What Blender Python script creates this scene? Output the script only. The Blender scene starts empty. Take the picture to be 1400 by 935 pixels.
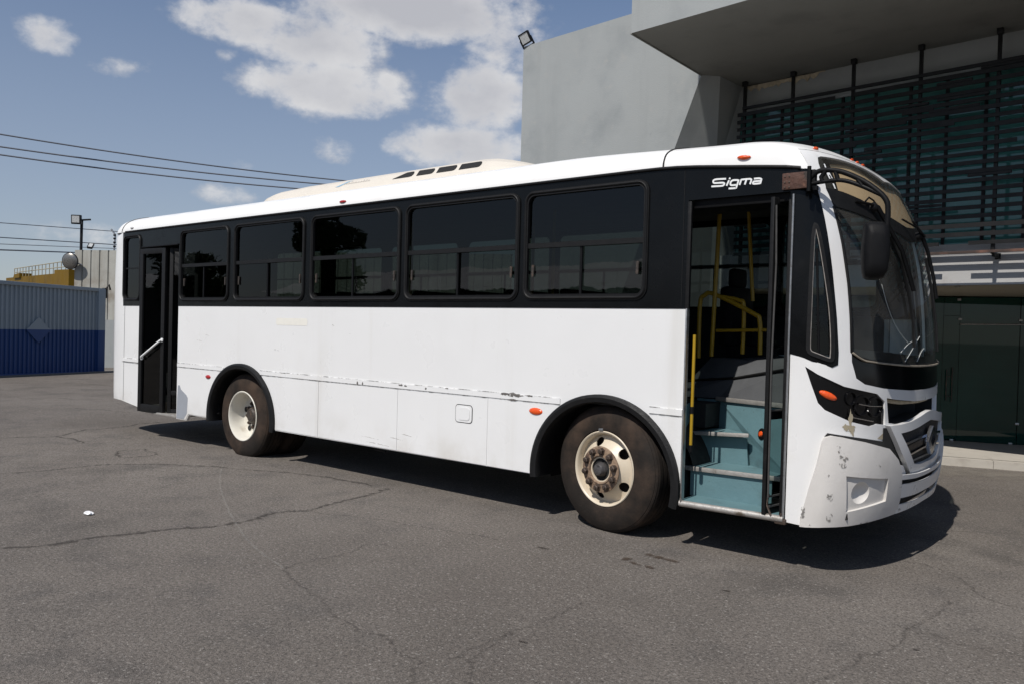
import bpy, bmesh, math, random
from mathutils import Vector, Matrix
from mathutils.geometry import delaunay_2d_cdt
random.seed(7)
scn = bpy.context.scene
COL = scn.collection
R_ = math.radians

# ------------------------------------------------------------------ camera
cd = bpy.data.cameras.new('camera')
cam = bpy.data.objects.new('camera', cd); COL.objects.link(cam)
cd.sensor_width = 36.0; cd.lens = 1096.7 / 1400 * 36.0
cd.clip_start = 0.05; cd.clip_end = 3000
_Rv = Vector((0.77324242, 0.63353633, 0.02697918)); _Uv = Vector((-0.03084505, -0.00491734, 0.99951208)); _Fv = Vector((-0.63335989, 0.77369731, -0.01573916))
CAM = Vector((3.47772882, -5.41861326, 1.60436882))
_m = Matrix((( _Rv.x, _Uv.x, -_Fv.x, CAM.x), (_Rv.y, _Uv.y, -_Fv.y, CAM.y), (_Rv.z, _Uv.z, -_Fv.z, CAM.z), (0, 0, 0, 1)))
cam.matrix_world = _m
scn.camera = cam

# ------------------------------------------------------------------ light
SUN_D = Vector((-0.03, 0.80, -1.0)).normalized()      # direction the sunlight travels
sd = bpy.data.lights.new('sun', 'SUN'); sd.energy = 4.2; sd.angle = R_(0.53); sd.color = (1.0, 0.955, 0.90)
sun = bpy.data.objects.new('sun', sd); COL.objects.link(sun)
sun.rotation_euler = (-SUN_D).to_track_quat('Z', 'Y').to_euler()
sun.location = (0, -20, 30)
EL = math.asin(-SUN_D.z)

scn.view_settings.view_transform = 'Standard'
scn.view_settings.look = 'None'
scn.view_settings.gamma = 1.0
scn.view_settings.exposure = 0.05
try: scn.view_settings.use_curve_mapping = False
except Exception: pass

world = bpy.data.worlds.new('World'); scn.world = world; world.use_nodes = True
wt = world.node_tree; wn = wt.nodes; wl = wt.links
for n in list(wn): wn.remove(n)
wo = wn.new('ShaderNodeOutputWorld'); wb = wn.new('ShaderNodeBackground')
sky = wn.new('ShaderNodeTexSky'); sky.sky_type = 'NISHITA'; sky.sun_disc = False
sky.sun_elevation = EL
sky.sun_rotation = math.atan2(-SUN_D.x, -SUN_D.y)
sky.altitude = 2200; sky.air_density = 1.0; sky.dust_density = 1.6; sky.ozone_density = 1.2
tc = wn.new('ShaderNodeTexCoord')
def wmath(op, a, b=None, c=None, clamp=False):
    n = wn.new('ShaderNodeMath'); n.operation = op; n.use_clamp = clamp
    for i, x in enumerate((a, b, c)):
        if x is None: continue
        if isinstance(x, (int, float)): n.inputs[i].default_value = x
        else: wl.new(x, n.inputs[i])
    return n.outputs[0]
def wdot(v):
    n = wn.new('ShaderNodeVectorMath'); n.operation = 'DOT_PRODUCT'; wl.new(tc.outputs['Generated'], n.inputs[0]); n.inputs[1].default_value = v
    return n.outputs['Value']
# clouds: patches of the sky dome given by compass bearing and height (direction), broken up by noise
CLOUDS = [(-0.8979, 0.3327, 0.2883, 0.03, 0.0195, 0.9), (-0.7991, 0.5009, 0.3324, 0.081, 0.0275, 0.9), (-0.6818, 0.6321, 0.3682, 0.1669, 0.0434, 1.5), (-0.7587, 0.5697, 0.3159, 0.0836, 0.0418, 1.3), (-0.7633, 0.5848, 0.2746, 0.1062, 0.0391, 1.5), (-0.7192, 0.6352, 0.2815, 0.043, 0.0258, 1.0), (-0.6482, 0.7107, 0.2735, 0.0654, 0.0479, 1.3), (-0.6725, 0.7068, 0.2193, 0.0928, 0.0318, 1.2), (-0.7731, 0.5997, 0.2067, 0.0295, 0.0147, 0.6), (-0.8465, 0.5117, 0.1473, 0.039, 0.0136, 0.8), (-0.8362, 0.5188, 0.1779, 0.022, 0.0059, 0.2), (-0.8204, 0.4896, 0.2955, 0.0098, 0.0065, 0.3), (-0.8799, 0.3912, 0.2695, 0.0203, 0.007, 0.25), (-0.924, 0.3715, 0.0905, 0.0874, 0.0175, 0.35), (-0.611, 0.7181, 0.3331, 0.0513, 0.0342, 0.6), (-0.4164, 0.7178, 0.558, 0.2217, 0.0887, 0.8), (-0.7597, 0.3624, 0.5399, 0.1717, 0.0687, 0.7), (-0.9751, 0.0939, 0.2007, 0.094, 0.0376, 0.8), (-0.3, -0.8, 0.35, 0.25, 0.1, 0.8), (0.2, -0.9, 0.5, 0.25, 0.1, 0.8), (-0.8, -0.5, 0.4, 0.25, 0.1, 0.8)]
field = None
for (dx, dy, dz, sx, sy, amp) in CLOUDS:
    c = Vector((dx, dy, dz)).normalized(); rt = Vector((0, 0, 1)).cross(c).normalized() * -1; up = c.cross(rt) * -1
    if up.z < 0: up = -up
    a = wdot(rt / sx); b = wdot(up / sy)
    q = wmath('ADD', wmath('MULTIPLY', a, a), wmath('MULTIPLY', b, b))
    q = wmath('SUBTRACT', amp, wmath('MULTIPLY', q, amp))
    q = wmath('MAXIMUM', q, -0.6)
    field = q if field is None else wmath('MAXIMUM', field, q)
def wnoise(scale, detail, rough, off=(0, 0, 0), dist=0.0):
    mp = wn.new('ShaderNodeMapping'); mp.inputs['Location'].default_value = off; mp.inputs['Scale'].default_value = (1, 1, 1.5)
    wl.new(tc.outputs['Generated'], mp.inputs[0])
    n = wn.new('ShaderNodeTexNoise'); n.inputs['Scale'].default_value = scale; n.inputs['Detail'].default_value = detail
    n.inputs['Roughness'].default_value = rough; n.inputs['Distortion'].default_value = dist
    wl.new(mp.outputs[0], n.inputs['Vector']); return n.outputs['Fac']
n1 = wnoise(9, 10, 0.60, (3.1, 0.4, 0)); n2 = wnoise(30, 7, 0.62, (0.7, 2.2, 1)); n3 = wnoise(6.5, 3, 0.5, (9.3, 1, 4))
n4 = wnoise(19, 8, 0.6, (5.2, 7.7, 2.1))
nn = wmath('ADD', wmath('ADD', wmath('MULTIPLY', wmath('SUBTRACT', n1, 0.5), 2.6), wmath('MULTIPLY', wmath('SUBTRACT', n4, 0.5), 2.2)), wmath('MULTIPLY', wmath('SUBTRACT', n2, 0.5), 1.2))
dens = wmath('ADD', field, nn)
mr = wn.new('ShaderNodeMapRange'); mr.interpolation_type = 'SMOOTHSTEP'; wl.new(dens, mr.inputs[0])
mr.inputs[1].default_value = -0.12; mr.inputs[2].default_value = 1.15; mr.inputs[3].default_value = 0; mr.inputs[4].default_value = 0.88
# thin pale veil low over the horizon, and tone inside the clouds
sepv = wn.new('ShaderNodeSeparateXYZ'); wl.new(tc.outputs['Generated'], sepv.inputs[0])
tone = wn.new('ShaderNodeMapRange'); wl.new(wmath('ADD', wmath('ADD', wmath('MULTIPLY', dens, .45), wmath('MULTIPLY', field, .55)), wmath('ADD', wmath('MULTIPLY', wmath('SUBTRACT', n3, .5), 2.6), wmath('MULTIPLY', wmath('SUBTRACT', n1, .5), -.9))), tone.inputs[0])
tone.inputs[1].default_value = 0.0; tone.inputs[2].default_value = 1.5
tr = wn.new('ShaderNodeValToRGB'); wl.new(tone.outputs[0], tr.inputs[0])
tr.color_ramp.elements[0].position = 0.0; tr.color_ramp.elements[0].color = (6.3, 6.3, 6.5, 1)
tr.color_ramp.elements[1].position = 1.0; tr.color_ramp.elements[1].color = (5.6, 5.6, 5.9, 1)
e = tr.color_ramp.elements.new(0.30); e.color = (8.0, 7.9, 7.9, 1)
hz = wn.new('ShaderNodeMapRange'); wl.new(sepv.outputs[2], hz.inputs[0])
hz.inputs[1].default_value = 0.0; hz.inputs[2].default_value = 0.42; hz.inputs[3].default_value = 0.74; hz.inputs[4].default_value = 0.10
mix0 = wn.new('ShaderNodeMix'); mix0.data_type = 'RGBA'; wl.new(hz.outputs[0], mix0.inputs['Factor'])
hs = wn.new('ShaderNodeHueSaturation'); hs.inputs['Saturation'].default_value = 1.06; hs.inputs['Value'].default_value = 1.18; wl.new(sky.outputs[0], hs.inputs['Color'])
wl.new(hs.outputs[0], mix0.inputs['A']); mix0.inputs['B'].default_value = (3.7, 3.85, 4.2, 1)
mix1 = wn.new('ShaderNodeMix'); mix1.data_type = 'RGBA'; wl.new(mr.outputs[0], mix1.inputs['Factor'])
wl.new(mix0.outputs['Result'], mix1.inputs['A']); wl.new(tr.outputs[0], mix1.inputs['B'])
wl.new(mix1.outputs['Result'], wb.inputs['Color']); wb.inputs['Strength'].default_value = 0.09
wl.new(wb.outputs[0], wo.inputs[0])

# ------------------------------------------------------------------ materials
def mat(name, col, rough=0.5, metal=0.0, var=None, var2=None, bump=None, spec=0.5, coat=0.0, speck=None, grime=None, streak=None, grain=None):
    """var=(scale, amount): brightness noise; var2=(scale, other colour, lo, hi): blotches of another colour;
    bump=(scale, strength, detail); grime=(colour, z0, z1, scale): dirt fading upwards from z0 to z1"""
    m = bpy.data.materials.new(name); m.use_nodes = True; t = m.node_tree; N = t.nodes; L = t.links
    b = N['Principled BSDF']; b.inputs['Roughness'].default_value = rough; b.inputs['Metallic'].default_value = metal
    b.inputs['Specular IOR Level'].default_value = spec
    b.inputs['Coat Weight'].default_value = coat; b.inputs['Coat Roughness'].default_value = 0.08
    tc = N.new('ShaderNodeTexCoord'); src = tc.outputs['Object']
    def noise(sc, det=5, ro=0.55, vec=None):
        n = N.new('ShaderNodeTexNoise'); n.inputs['Scale'].default_value = sc; n.inputs['Detail'].default_value = det; n.inputs['Roughness'].default_value = ro
        L.new(vec or src, n.inputs['Vector']); return n.outputs['Fac']
    def rng(x, a, bb, c, d, smooth=True):
        n = N.new('ShaderNodeMapRange'); n.interpolation_type = 'SMOOTHSTEP' if smooth else 'LINEAR'
        L.new(x, n.inputs[0])
        for i, k in zip((1, 2, 3, 4), (a, bb, c, d)): n.inputs[i].default_value = k
        return n.outputs[0]
    cur = None
    rgb = N.new('ShaderNodeRGB'); rgb.outputs[0].default_value = (*col, 1); cur = rgb.outputs[0]
    def mixc(f, a, bcol, mode='MIX'):
        n = N.new('ShaderNodeMix'); n.data_type = 'RGBA'; n.blend_type = mode
        if isinstance(f, float): n.inputs['Factor'].default_value = f
        else: L.new(f, n.inputs['Factor'])
        L.new(a, n.inputs['A'])
        if isinstance(bcol, tuple): n.inputs['B'].default_value = (*bcol, 1)
        else: L.new(bcol, n.inputs['B'])
        return n.outputs['Result']
    if var2:
        for (sc, c2, lo, hi) in (var2 if isinstance(var2, list) else [var2]):
            cur = mixc(rng(noise(sc, 7, .6), lo, hi, 0, 1), cur, c2)
    if speck:
        sc, c2, amt = speck
        v = N.new('ShaderNodeTexVoronoi'); v.inputs['Scale'].default_value = sc; L.new(src, v.inputs['Vector'])
        sp = N.new('ShaderNodeSeparateColor'); L.new(v.outputs['Color'], sp.inputs[0])
        cur = mixc(rng(sp.outputs[0], 1 - amt, 1 - amt + .02, 0, .8), cur, c2)
    if streak:                                  # run marks: blotches drawn out vertically
        sc, c2, lo, hi = streak
        mp = N.new('ShaderNodeMapping'); mp.inputs['Scale'].default_value = (1, 1, .07); L.new(src, mp.inputs[0])
        n = noise(sc, 6, .6, mp.outputs[0]); cur = mixc(rng(n, lo, hi, 0, .85), cur, c2)
    if grain:
        for sc, amt in grain:
            v = rng(noise(sc, 2, .5), .32, .68, 1 - amt, 1 + amt, False)
            g = N.new('ShaderNodeCombineColor'); [L.new(v, g.inputs[i]) for i in range(3)]
            cur = mixc(1.0, cur, g.outputs[0], 'MULTIPLY')
    if grime:
        c2, z0, z1, sc = grime
        sx = N.new('ShaderNodeSeparateXYZ'); L.new(src, sx.inputs[0])
        a = rng(sx.outputs[2], z0, z1, 1, 0)
        mm = N.new('ShaderNodeMath'); mm.operation = 'MULTIPLY'; L.new(a, mm.inputs[0]); L.new(rng(noise(sc, 7, .65), .42, .72, 0, 1), mm.inputs[1])
        cur = mixc(mm.outputs[0], cur, c2)
    if var:
        sc, amt = var
        v = rng(noise(sc, 6), .25, .75, 1 - amt, 1 + amt, False)
        g = N.new('ShaderNodeCombineColor'); [L.new(v, g.inputs[i]) for i in range(3)]
        cur = mixc(1.0, cur, g.outputs[0], 'MULTIPLY')
        L.new(rng(noise(sc * 1.7, 4), .3, .7, max(0, rough - .08), min(1, rough + .08), False), b.inputs['Roughness'])
    L.new(cur, b.inputs['Base Color'])
    if bump:
        last = None
        for (sc, st, det) in (bump if isinstance(bump, list) else [bump]):
            n = N.new('ShaderNodeBump'); n.inputs['Strength'].default_value = st; n.inputs['Distance'].default_value = 0.02
            L.new(noise(sc, det), n.inputs['Height'])
            if last: L.new(last, n.inputs['Normal'])
            last = n.outputs[0]
        L.new(last, b.inputs['Normal'])
    return m

def glass(name, tint, refl=1.45, wave=0.012, grey=0.0):
    m = bpy.data.materials.new(name); m.use_nodes = True; t = m.node_tree; N = t.nodes; L = t.links
    for n in list(N): N.remove(n)
    o = N.new('ShaderNodeOutputMaterial'); tr = N.new('ShaderNodeBsdfTransparent'); tr.inputs[0].default_value = (*tint, 1)
    gl = N.new('ShaderNodeBsdfGlossy'); gl.inputs['Roughness'].default_value = 0.012
    lw = N.new('ShaderNodeLayerWeight'); lw.inputs[0].default_value = .5
    pw = N.new('ShaderNodeMath'); pw.operation = 'POWER'; L.new(lw.outputs['Facing'], pw.inputs[0]); pw.inputs[1].default_value = 5.0
    fr = N.new('ShaderNodeMath'); fr.operation = 'MULTIPLY_ADD'; f0 = ((refl - 1) / (refl + 1)) ** 2; L.new(pw.outputs[0], fr.inputs[0]); fr.inputs[1].default_value = 1 - f0; fr.inputs[2].default_value = f0
    bp = N.new('ShaderNodeBump'); bp.inputs['Strength'].default_value = wave; bp.inputs['Distance'].default_value = .05
    tcc = N.new('ShaderNodeTexCoord'); nz = N.new('ShaderNodeTexNoise'); nz.inputs['Scale'].default_value = 2.2; nz.inputs['Detail'].default_value = 1
    L.new(tcc.outputs['Object'], nz.inputs['Vector']); L.new(nz.outputs['Fac'], bp.inputs['Height'])
    L.new(bp.outputs[0], gl.inputs['Normal']); L.new(bp.outputs[0], lw.inputs['Normal'])
    mx = N.new('ShaderNodeMixShader'); L.new(fr.outputs[0], mx.inputs[0]); L.new(tr.outputs[0], mx.inputs[1]); L.new(gl.outputs[0], mx.inputs[2])
    last = mx.outputs[0]
    if grey:
        df = N.new('ShaderNodeBsdfDiffuse'); df.inputs[0].default_value = (.35, .34, .31, 1)
        nz2 = N.new('ShaderNodeTexNoise'); nz2.inputs['Scale'].default_value = 3.0; nz2.inputs['Detail'].default_value = 8
        L.new(tcc.outputs['Object'], nz2.inputs['Vector'])
        mp = N.new('ShaderNodeMapRange'); L.new(nz2.outputs['Fac'], mp.inputs[0]); mp.inputs[1].default_value = .35; mp.inputs[2].default_value = .75; mp.inputs[3].default_value = grey * .4; mp.inputs[4].default_value = grey * 1.6
        m2 = N.new('ShaderNodeMixShader'); L.new(mp.outputs[0], m2.inputs[0]); L.new(last, m2.inputs[1]); L.new(df.outputs[0], m2.inputs[2]); last = m2.outputs[0]
    L.new(last, o.inputs[0]); return m

def patchy(name, col, sc, lo, hi, rough=0.9, alpha=1.0, edge=None):
    """a surface film with holes in it (cracks, stains, chipped paint)"""
    m = bpy.data.materials.new(name); m.use_nodes = True; t = m.node_tree; N = t.nodes; L = t.links
    b = N['Principled BSDF']; b.inputs['Base Color'].default_value = (*col, 1); b.inputs['Roughness'].default_value = rough
    b.inputs['Specular IOR Level'].default_value = 0.2
    tcc = N.new('ShaderNodeTexCoord'); nz = N.new('ShaderNodeTexNoise'); nz.inputs['Scale'].default_value = sc; nz.inputs['Detail'].default_value = 7; nz.inputs['Roughness'].default_value = .65
    L.new(tcc.outputs['Object'], nz.inputs['Vector'])
    at = N.new('ShaderNodeAttribute'); at.attribute_name = 'fade'
    ml = N.new('ShaderNodeMath'); ml.operation = 'ADD'; L.new(nz.outputs['Fac'], ml.inputs[0]); L.new(at.outputs['Fac'], ml.inputs[1])
    mp = N.new('ShaderNodeMapRange'); mp.interpolation_type = 'SMOOTHSTEP'; L.new(ml.outputs[0], mp.inputs[0]); mp.inputs[1].default_value = lo; mp.inputs[2].default_value = hi; mp.inputs[3].default_value = 0; mp.inputs[4].default_value = alpha
    L.new(mp.outputs[0], b.inputs['Alpha']); return m

M = {}
M['white'] = mat('white_body_paint', (.745, .745, .735), .32, var=(1.3, .02), var2=[(0.7, (.69, .685, .665), .58, .85), (14, (.64, .63, .60), .735, .80)], bump=[(1.3, .28, 2), (45, .012, 3)], coat=.2, streak=(2.6, (.66, .65, .62), .56, .80), grime=((.60, .58, .54), .3, .75, 1.6))
M['roofwhite'] = mat('white_roof_paint', (.82, .815, .79), .35, var=(2, .02), var2=(1.5, (.74, .72, .68), .55, .85), bump=(1.3, .03, 2), coat=.2)
M['frontwhite'] = mat('worn_white_front_paint', (.735, .73, .715), .32, var=(3, .03), var2=[(2.2, (.66, .64, .60), .58, .82), (24, (.30, .27, .23), .735, .76)], bump=[(2.5, .05, 3)], coat=.25)
M['bumper'] = mat('scuffed_cream_bumper_plastic', (.60, .575, .54), .48, var=(4, .05), var2=[(3, (.48, .455, .42), .50, .82), (16, (.16, .15, .14), .735, .75), (60, (.5, .47, .42), .66, .75)], bump=[(3.0, .16, 3), (60, .05, 4)])
M['black'] = mat('black_band_paint', (.0045, .005, .0055), .22, spec=.18, var=(4, .15), var2=(6, (.011, .0115, .0125), .6, .85), bump=(1.5, .03, 2))
M['rubber'] = mat('black_rubber', (.008, .008, .0082), .55, spec=.25, var=(18, .25), var2=(7, (.026, .024, .022), .62, .82), bump=(80, .1, 3))
M['gloss'] = mat('glossy_black_plastic', (.004, .004, .0045), .16, spec=.35, var2=(7, (.016, .015, .013), .66, .82), bump=(2, .03, 2))
M['plastic'] = mat('dull_black_plastic', (.005, .005, .0055), .55, spec=.16, var=(9, .2), bump=(120, .06, 3))
M['tyre'] = mat('dusty_tyre_rubber', (.020, .0165, .014), .85, spec=.2, var=(5, .25), var2=[(2.5, (.052, .035, .025), .38, .70), (22, (.05, .038, .03), .62, .82)], bump=[(50, .15, 4)])
M['rim'] = mat('cream_wheel_enamel', (.60, .52, .40), .42, var=(7, .06), var2=[(4, (.44, .35, .25), .56, .78), (26, (.20, .13, .08), .70, .78)], bump=(20, .05, 3))
M['rim2'] = mat('pale_wheel_enamel', (.66, .63, .55), .42, var=(7, .06), var2=[(4, (.48, .43, .35), .56, .78), (26, (.25, .19, .13), .70, .78)], bump=(20, .05, 3))
M['hub'] = mat('greasy_hub_steel', (.055, .045, .038), .5, .3, var=(25, .3), var2=(18, (.14, .09, .06), .52, .7), bump=(60, .3, 4))
M['rustyhub'] = mat('rust_stained_hub', (.26, .18, .12), .65, .1, var=(18, .2), var2=[(16, (.10, .06, .04), .46, .64), (40, (.40, .32, .24), .64, .72)], bump=(50, .3, 4))
M['hubcap'] = mat('grey_greasy_cap', (.085, .08, .08), .5, .3, var=(25, .25), var2=(20, (.03, .028, .027), .5, .7), bump=(50, .3, 4))
M['nut'] = mat('rusty_nut_steel', (.075, .055, .043), .55, .4, var=(40, .3), bump=(90, .2, 3))
M['steel'] = mat('brushed_aluminium', (.36, .36, .355), .42, .85, var=(20, .12), var2=(14, (.2, .17, .14), .6, .75), bump=(60, .06, 3))
M['chrome'] = mat('chrome', (.62, .63, .65), .16, 1.0, var2=(15, (.3, .26, .2), .62, .75))
M['sill'] = mat('worn_step_edge', (.42, .40, .37), .5, .5, var=(14, .15), var2=(10, (.16, .13, .1), .56, .72), bump=(40, .15, 4))
M['step'] = mat('teal_step_vinyl', (.105, .195, .215), .6, var=(6, .08), var2=[(5, (.075, .125, .135), .52, .8), (24, (.05, .06, .06), .66, .76)], bump=(30, .12, 4))
M['hump'] = mat('grey_engine_cover', (.085, .088, .092), .62, var=(8, .1), bump=(60, .1, 4))
M['yellow'] = mat('yellow_handrail_enamel', (.36, .225, .012), .35, var=(10, .1), var2=(16, (.2, .13, .03), .66, .75))
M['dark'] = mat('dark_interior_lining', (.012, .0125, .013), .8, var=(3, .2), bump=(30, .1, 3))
M['grey'] = mat('grey_dashboard_plastic', (.34, .36, .36), .55, var=(6, .1), bump=(80, .08, 3))
M['under'] = mat('dirty_chassis_steel', (.012, .011, .010), .8, var=(6, .3), bump=(20, .4, 4))
M['orange'] = mat('orange_lens', (.75, .09, .012), .18, var=(60, .15), bump=(90, .25, 1), coat=.5)
M['red'] = mat('red_lens', (.38, .012, .012), .2, var=(60, .15), bump=(90, .2, 1), coat=.5)
M['clear'] = mat('milky_lens', (.55, .54, .52), .2, coat=.5)
M['decal'] = mat('white_vinyl_lettering', (.78, .79, .78), .4, var=(60, .06))
M['fadedtext'] = mat('faded_grey_lettering', (.50, .47, .43), .6, var=(80, .2))
M['bluedecal'] = mat('faded_blue_decal', (.25, .42, .55), .5, var=(60, .15))
M['ac'] = mat('cream_fibreglass_cover', (.62, .575, .50), .5, var=(3, .03), var2=(2.5, (.54, .49, .41), .55, .85), bump=(2, .05, 3))
M['rust'] = mat('rusty_steel_plate', (.085, .042, .030), .75, .2, var=(14, .25), var2=[(12, (.035, .025, .022), .48, .62), (30, (.16, .075, .045), .6, .7)], bump=(40, .35, 5))
M['beige'] = mat('beige_sign_blind', (.56, .44, .29), .8, var=(4, .08), var2=(6, (.15, .12, .09), .58, .8))
M['foam'] = mat('old_cream_sealant', (.42, .36, .26), .85, var=(20, .2), bump=(40, .4, 4))
M['seamdark'] = mat('dark_gap', (.012, .012, .012), .9)
M['mirrorface'] = mat('mirror_glass', (.8, .8, .8), .03, 1.0)
M['tglass'] = glass('tinted_window_glass', (.17, .20, .185), 1.48, .03)
M['dglass'] = glass('door_glass', (.52, .58, .56), 1.42)
M['wglass'] = glass('windscreen_glass', (.80, .87, .85), 1.36, .006, grey=.085)
M['destglass'] = glass('sign_window_glass', (.90, .87, .80), 1.30, .006, grey=.05)
M['bluegrey'] = mat('flat_blue_grey', (.29, .31, .34), .5, var=(8, .05))
# ------------------------------------------------------------------ object helpers
def place(o, parent):
    COL.objects.link(o)
    if parent is not None:
        o.parent = parent
        if parent.type == 'EMPTY': o.location = -parent.location
    return o
def mesh(name, V, F, m, parent=None, smooth=None, mats=None, fmat=None):
    me = bpy.data.meshes.new(name); me.from_pydata([tuple(v) for v in V], [], F); me.validate(); me.update()
    for mm in (mats or [m]): me.materials.append(mm)
    if fmat:
        for p, k in zip(me.polygons, fmat): p.material_index = k
    if smooth is not None:
        me.polygons.foreach_set('use_smooth', [True] * len(me.polygons))
        me.set_sharp_from_angle(angle=R_(smooth))
    return place(bpy.data.objects.new(name, me), parent)
def thing(name, label, cat, loc=(0, 0, 0), group=None):
    o = bpy.data.objects.new(name, None); COL.objects.link(o); o.location = loc; o.empty_display_size = .2
    return tag(o, label, cat, group)
def tag(o, label=None, cat=None, group=None, kind=None):
    if label: o['label'] = label
    if cat: o['category'] = cat
    if group: o['group'] = group
    if kind: o['kind'] = kind
    return o
class MB:
    def __init__(s): s.V = []; s.F = []; s.K = []
    def add(s, V, F, k=0):
        n = len(s.V); s.V += [Vector(v) for v in V]; s.F += [[i + n for i in f] for f in F]; s.K += [k] * len(F); return s
    def box(s, a, b, mtx=None, bev=0.0, k=0):
        bm = bmesh.new(); bmesh.ops.create_cube(bm, size=1)
        for v in bm.verts: v.co = Vector([(a[i] + b[i]) / 2 + v.co[i] * (b[i] - a[i]) for i in range(3)])
        if bev: bmesh.ops.bevel(bm, geom=bm.edges[:], offset=bev, segments=2, affect='EDGES', profile=.6)
        bm.normal_update(); bm.verts.index_update()
        V = [(mtx @ v.co) if mtx else v.co.copy() for v in bm.verts]; F = [[v.index for v in f.verts] for f in bm.faces]; bm.free()
        return s.add(V, F, k)
    def bar(s, p, q, w, h, up=(0, 0, 1), bev=0.0, k=0):
        p = Vector(p); q = Vector(q); d = q - p; L = d.length; d.normalize(); u = Vector(up); r = d.cross(u).normalized(); u = r.cross(d)
        mt = Matrix(((d.x, r.x, u.x, p.x), (d.y, r.y, u.y, p.y), (d.z, r.z, u.z, p.z), (0, 0, 0, 1)))
        return s.box((0, -w / 2, -h / 2), (L, w / 2, h / 2), mt, bev, k)
    def tube(s, path, r, n=8, k=0, caps=True):
        P = [Vector(p) for p in path]; rings = []; prev = None
        for i, p in enumerate(P):
            t = (P[min(i + 1, len(P) - 1)] - P[max(i - 1, 0)]).normalized()
            if prev is None:
                a = Vector((0, 0, 1)) if abs(t.z) < .9 else Vector((1, 0, 0)); u = t.cross(a).normalized()
            else: u = (prev - t * prev.dot(t)).normalized()
            prev = u; w = t.cross(u); rr = r[i] if isinstance(r, (list, tuple)) else r
            rings.append([p + u * math.cos(j * 2 * math.pi / n) * rr + w * math.sin(j * 2 * math.pi / n) * rr for j in range(n)])
        V = [v for g in rings for v in g]; F = []
        for i in range(len(P) - 1):
            for j in range(n): F.append([i * n + j, i * n + (j + 1) % n, (i + 1) * n + (j + 1) % n, (i + 1) * n + j])
        if caps: F.append(list(range(n))[::-1]); F.append([(len(P) - 1) * n + j for j in range(n)])
        return s.add(V, F, k)
    def lathe(s, prof, n=64, mtx=None, k=0, close=False):
        """profile of (radius, height) turned about local z"""
        V = []; F = []
        for (r, z) in prof:
            for j in range(n):
                a = j * 2 * math.pi / n; v = Vector((r * math.cos(a), r * math.sin(a), z)); V.append(mtx @ v if mtx else v)
        m = len(prof)
        for i in range(m - (0 if close else 1)):
            for j in range(n): F.append([i * n + j, i * n + (j + 1) % n, ((i + 1) % m) * n + (j + 1) % n, ((i + 1) % m) * n + j])
        return s.add(V, F, k)
    def poly(s, pts, k=0): return s.add(pts, [list(range(len(pts)))], k)
    def prism(s, pts, d, k=0):
        d = Vector(d); n = len(pts); P = [Vector(p) for p in pts]; V = P + [p + d for p in P]
        return s.add(V, [list(range(n))[::-1], [n + i for i in range(n)]] + [[i, (i + 1) % n, n + (i + 1) % n, n + i] for i in range(n)], k)
    def build(s, name, m, parent=None, smooth=None, mats=None): return mesh(name, s.V, s.F, m, parent, smooth, mats, s.K if mats else None)
def smooth_path(P, n=6):
    P = [Vector(p) for p in P]; out = []
    for i in range(len(P) - 1):
        a = P[max(i - 1, 0)]; b = P[i]; c = P[i + 1]; d = P[min(i + 2, len(P) - 1)]
        for j in range(n):
            t = j / n; out.append(.5 * ((2 * b) + (c - a) * t + (2 * a - 5 * b + 4 * c - d) * t * t + (-a + 3 * b - 3 * c + d) * t ** 3))
    out.append(P[-1]); return out
def rr(x0, z0, x1, z1, r, n=5, sk=0.0):
    out = []
    for cx, cz, a0 in ((x1 - r, z0 + r, -90), (x1 - r, z1 - r, 0), (x0 + r, z1 - r, 90), (x0 + r, z0 + r, 180)):
        for i in range(n + 1):
            a = R_(a0 + 90 * i / n); out.append((cx + r * math.cos(a), cz + r * math.sin(a)))
    return out
def inpoly(x, y, P):
    c = False; j = len(P) - 1
    for i in range(len(P)):
        xi, yi = P[i]; xj, yj = P[j]
        if (yi > y) != (yj > y) and x < (xj - xi) * (y - yi) / (yj - yi) + xi: c = not c
        j = i
    return c
def densify(P, st):
    out = []
    for i in range(len(P)):
        a = P[i]; b = P[(i + 1) % len(P)]; L = max(abs(b[0] - a[0]) / st[0], abs(b[1] - a[1]) / st[1]); n = max(1, int(math.ceil(L)))
        for j in range(n): out.append((a[0] + (b[0] - a[0]) * j / n, a[1] + (b[1] - a[1]) * j / n))
    return out
def gridlines(lo, hi, st):
    n = max(1, int((hi - lo) / st)); return [lo + (hi - lo) * (i + .5) / n for i in range(n)]
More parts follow.
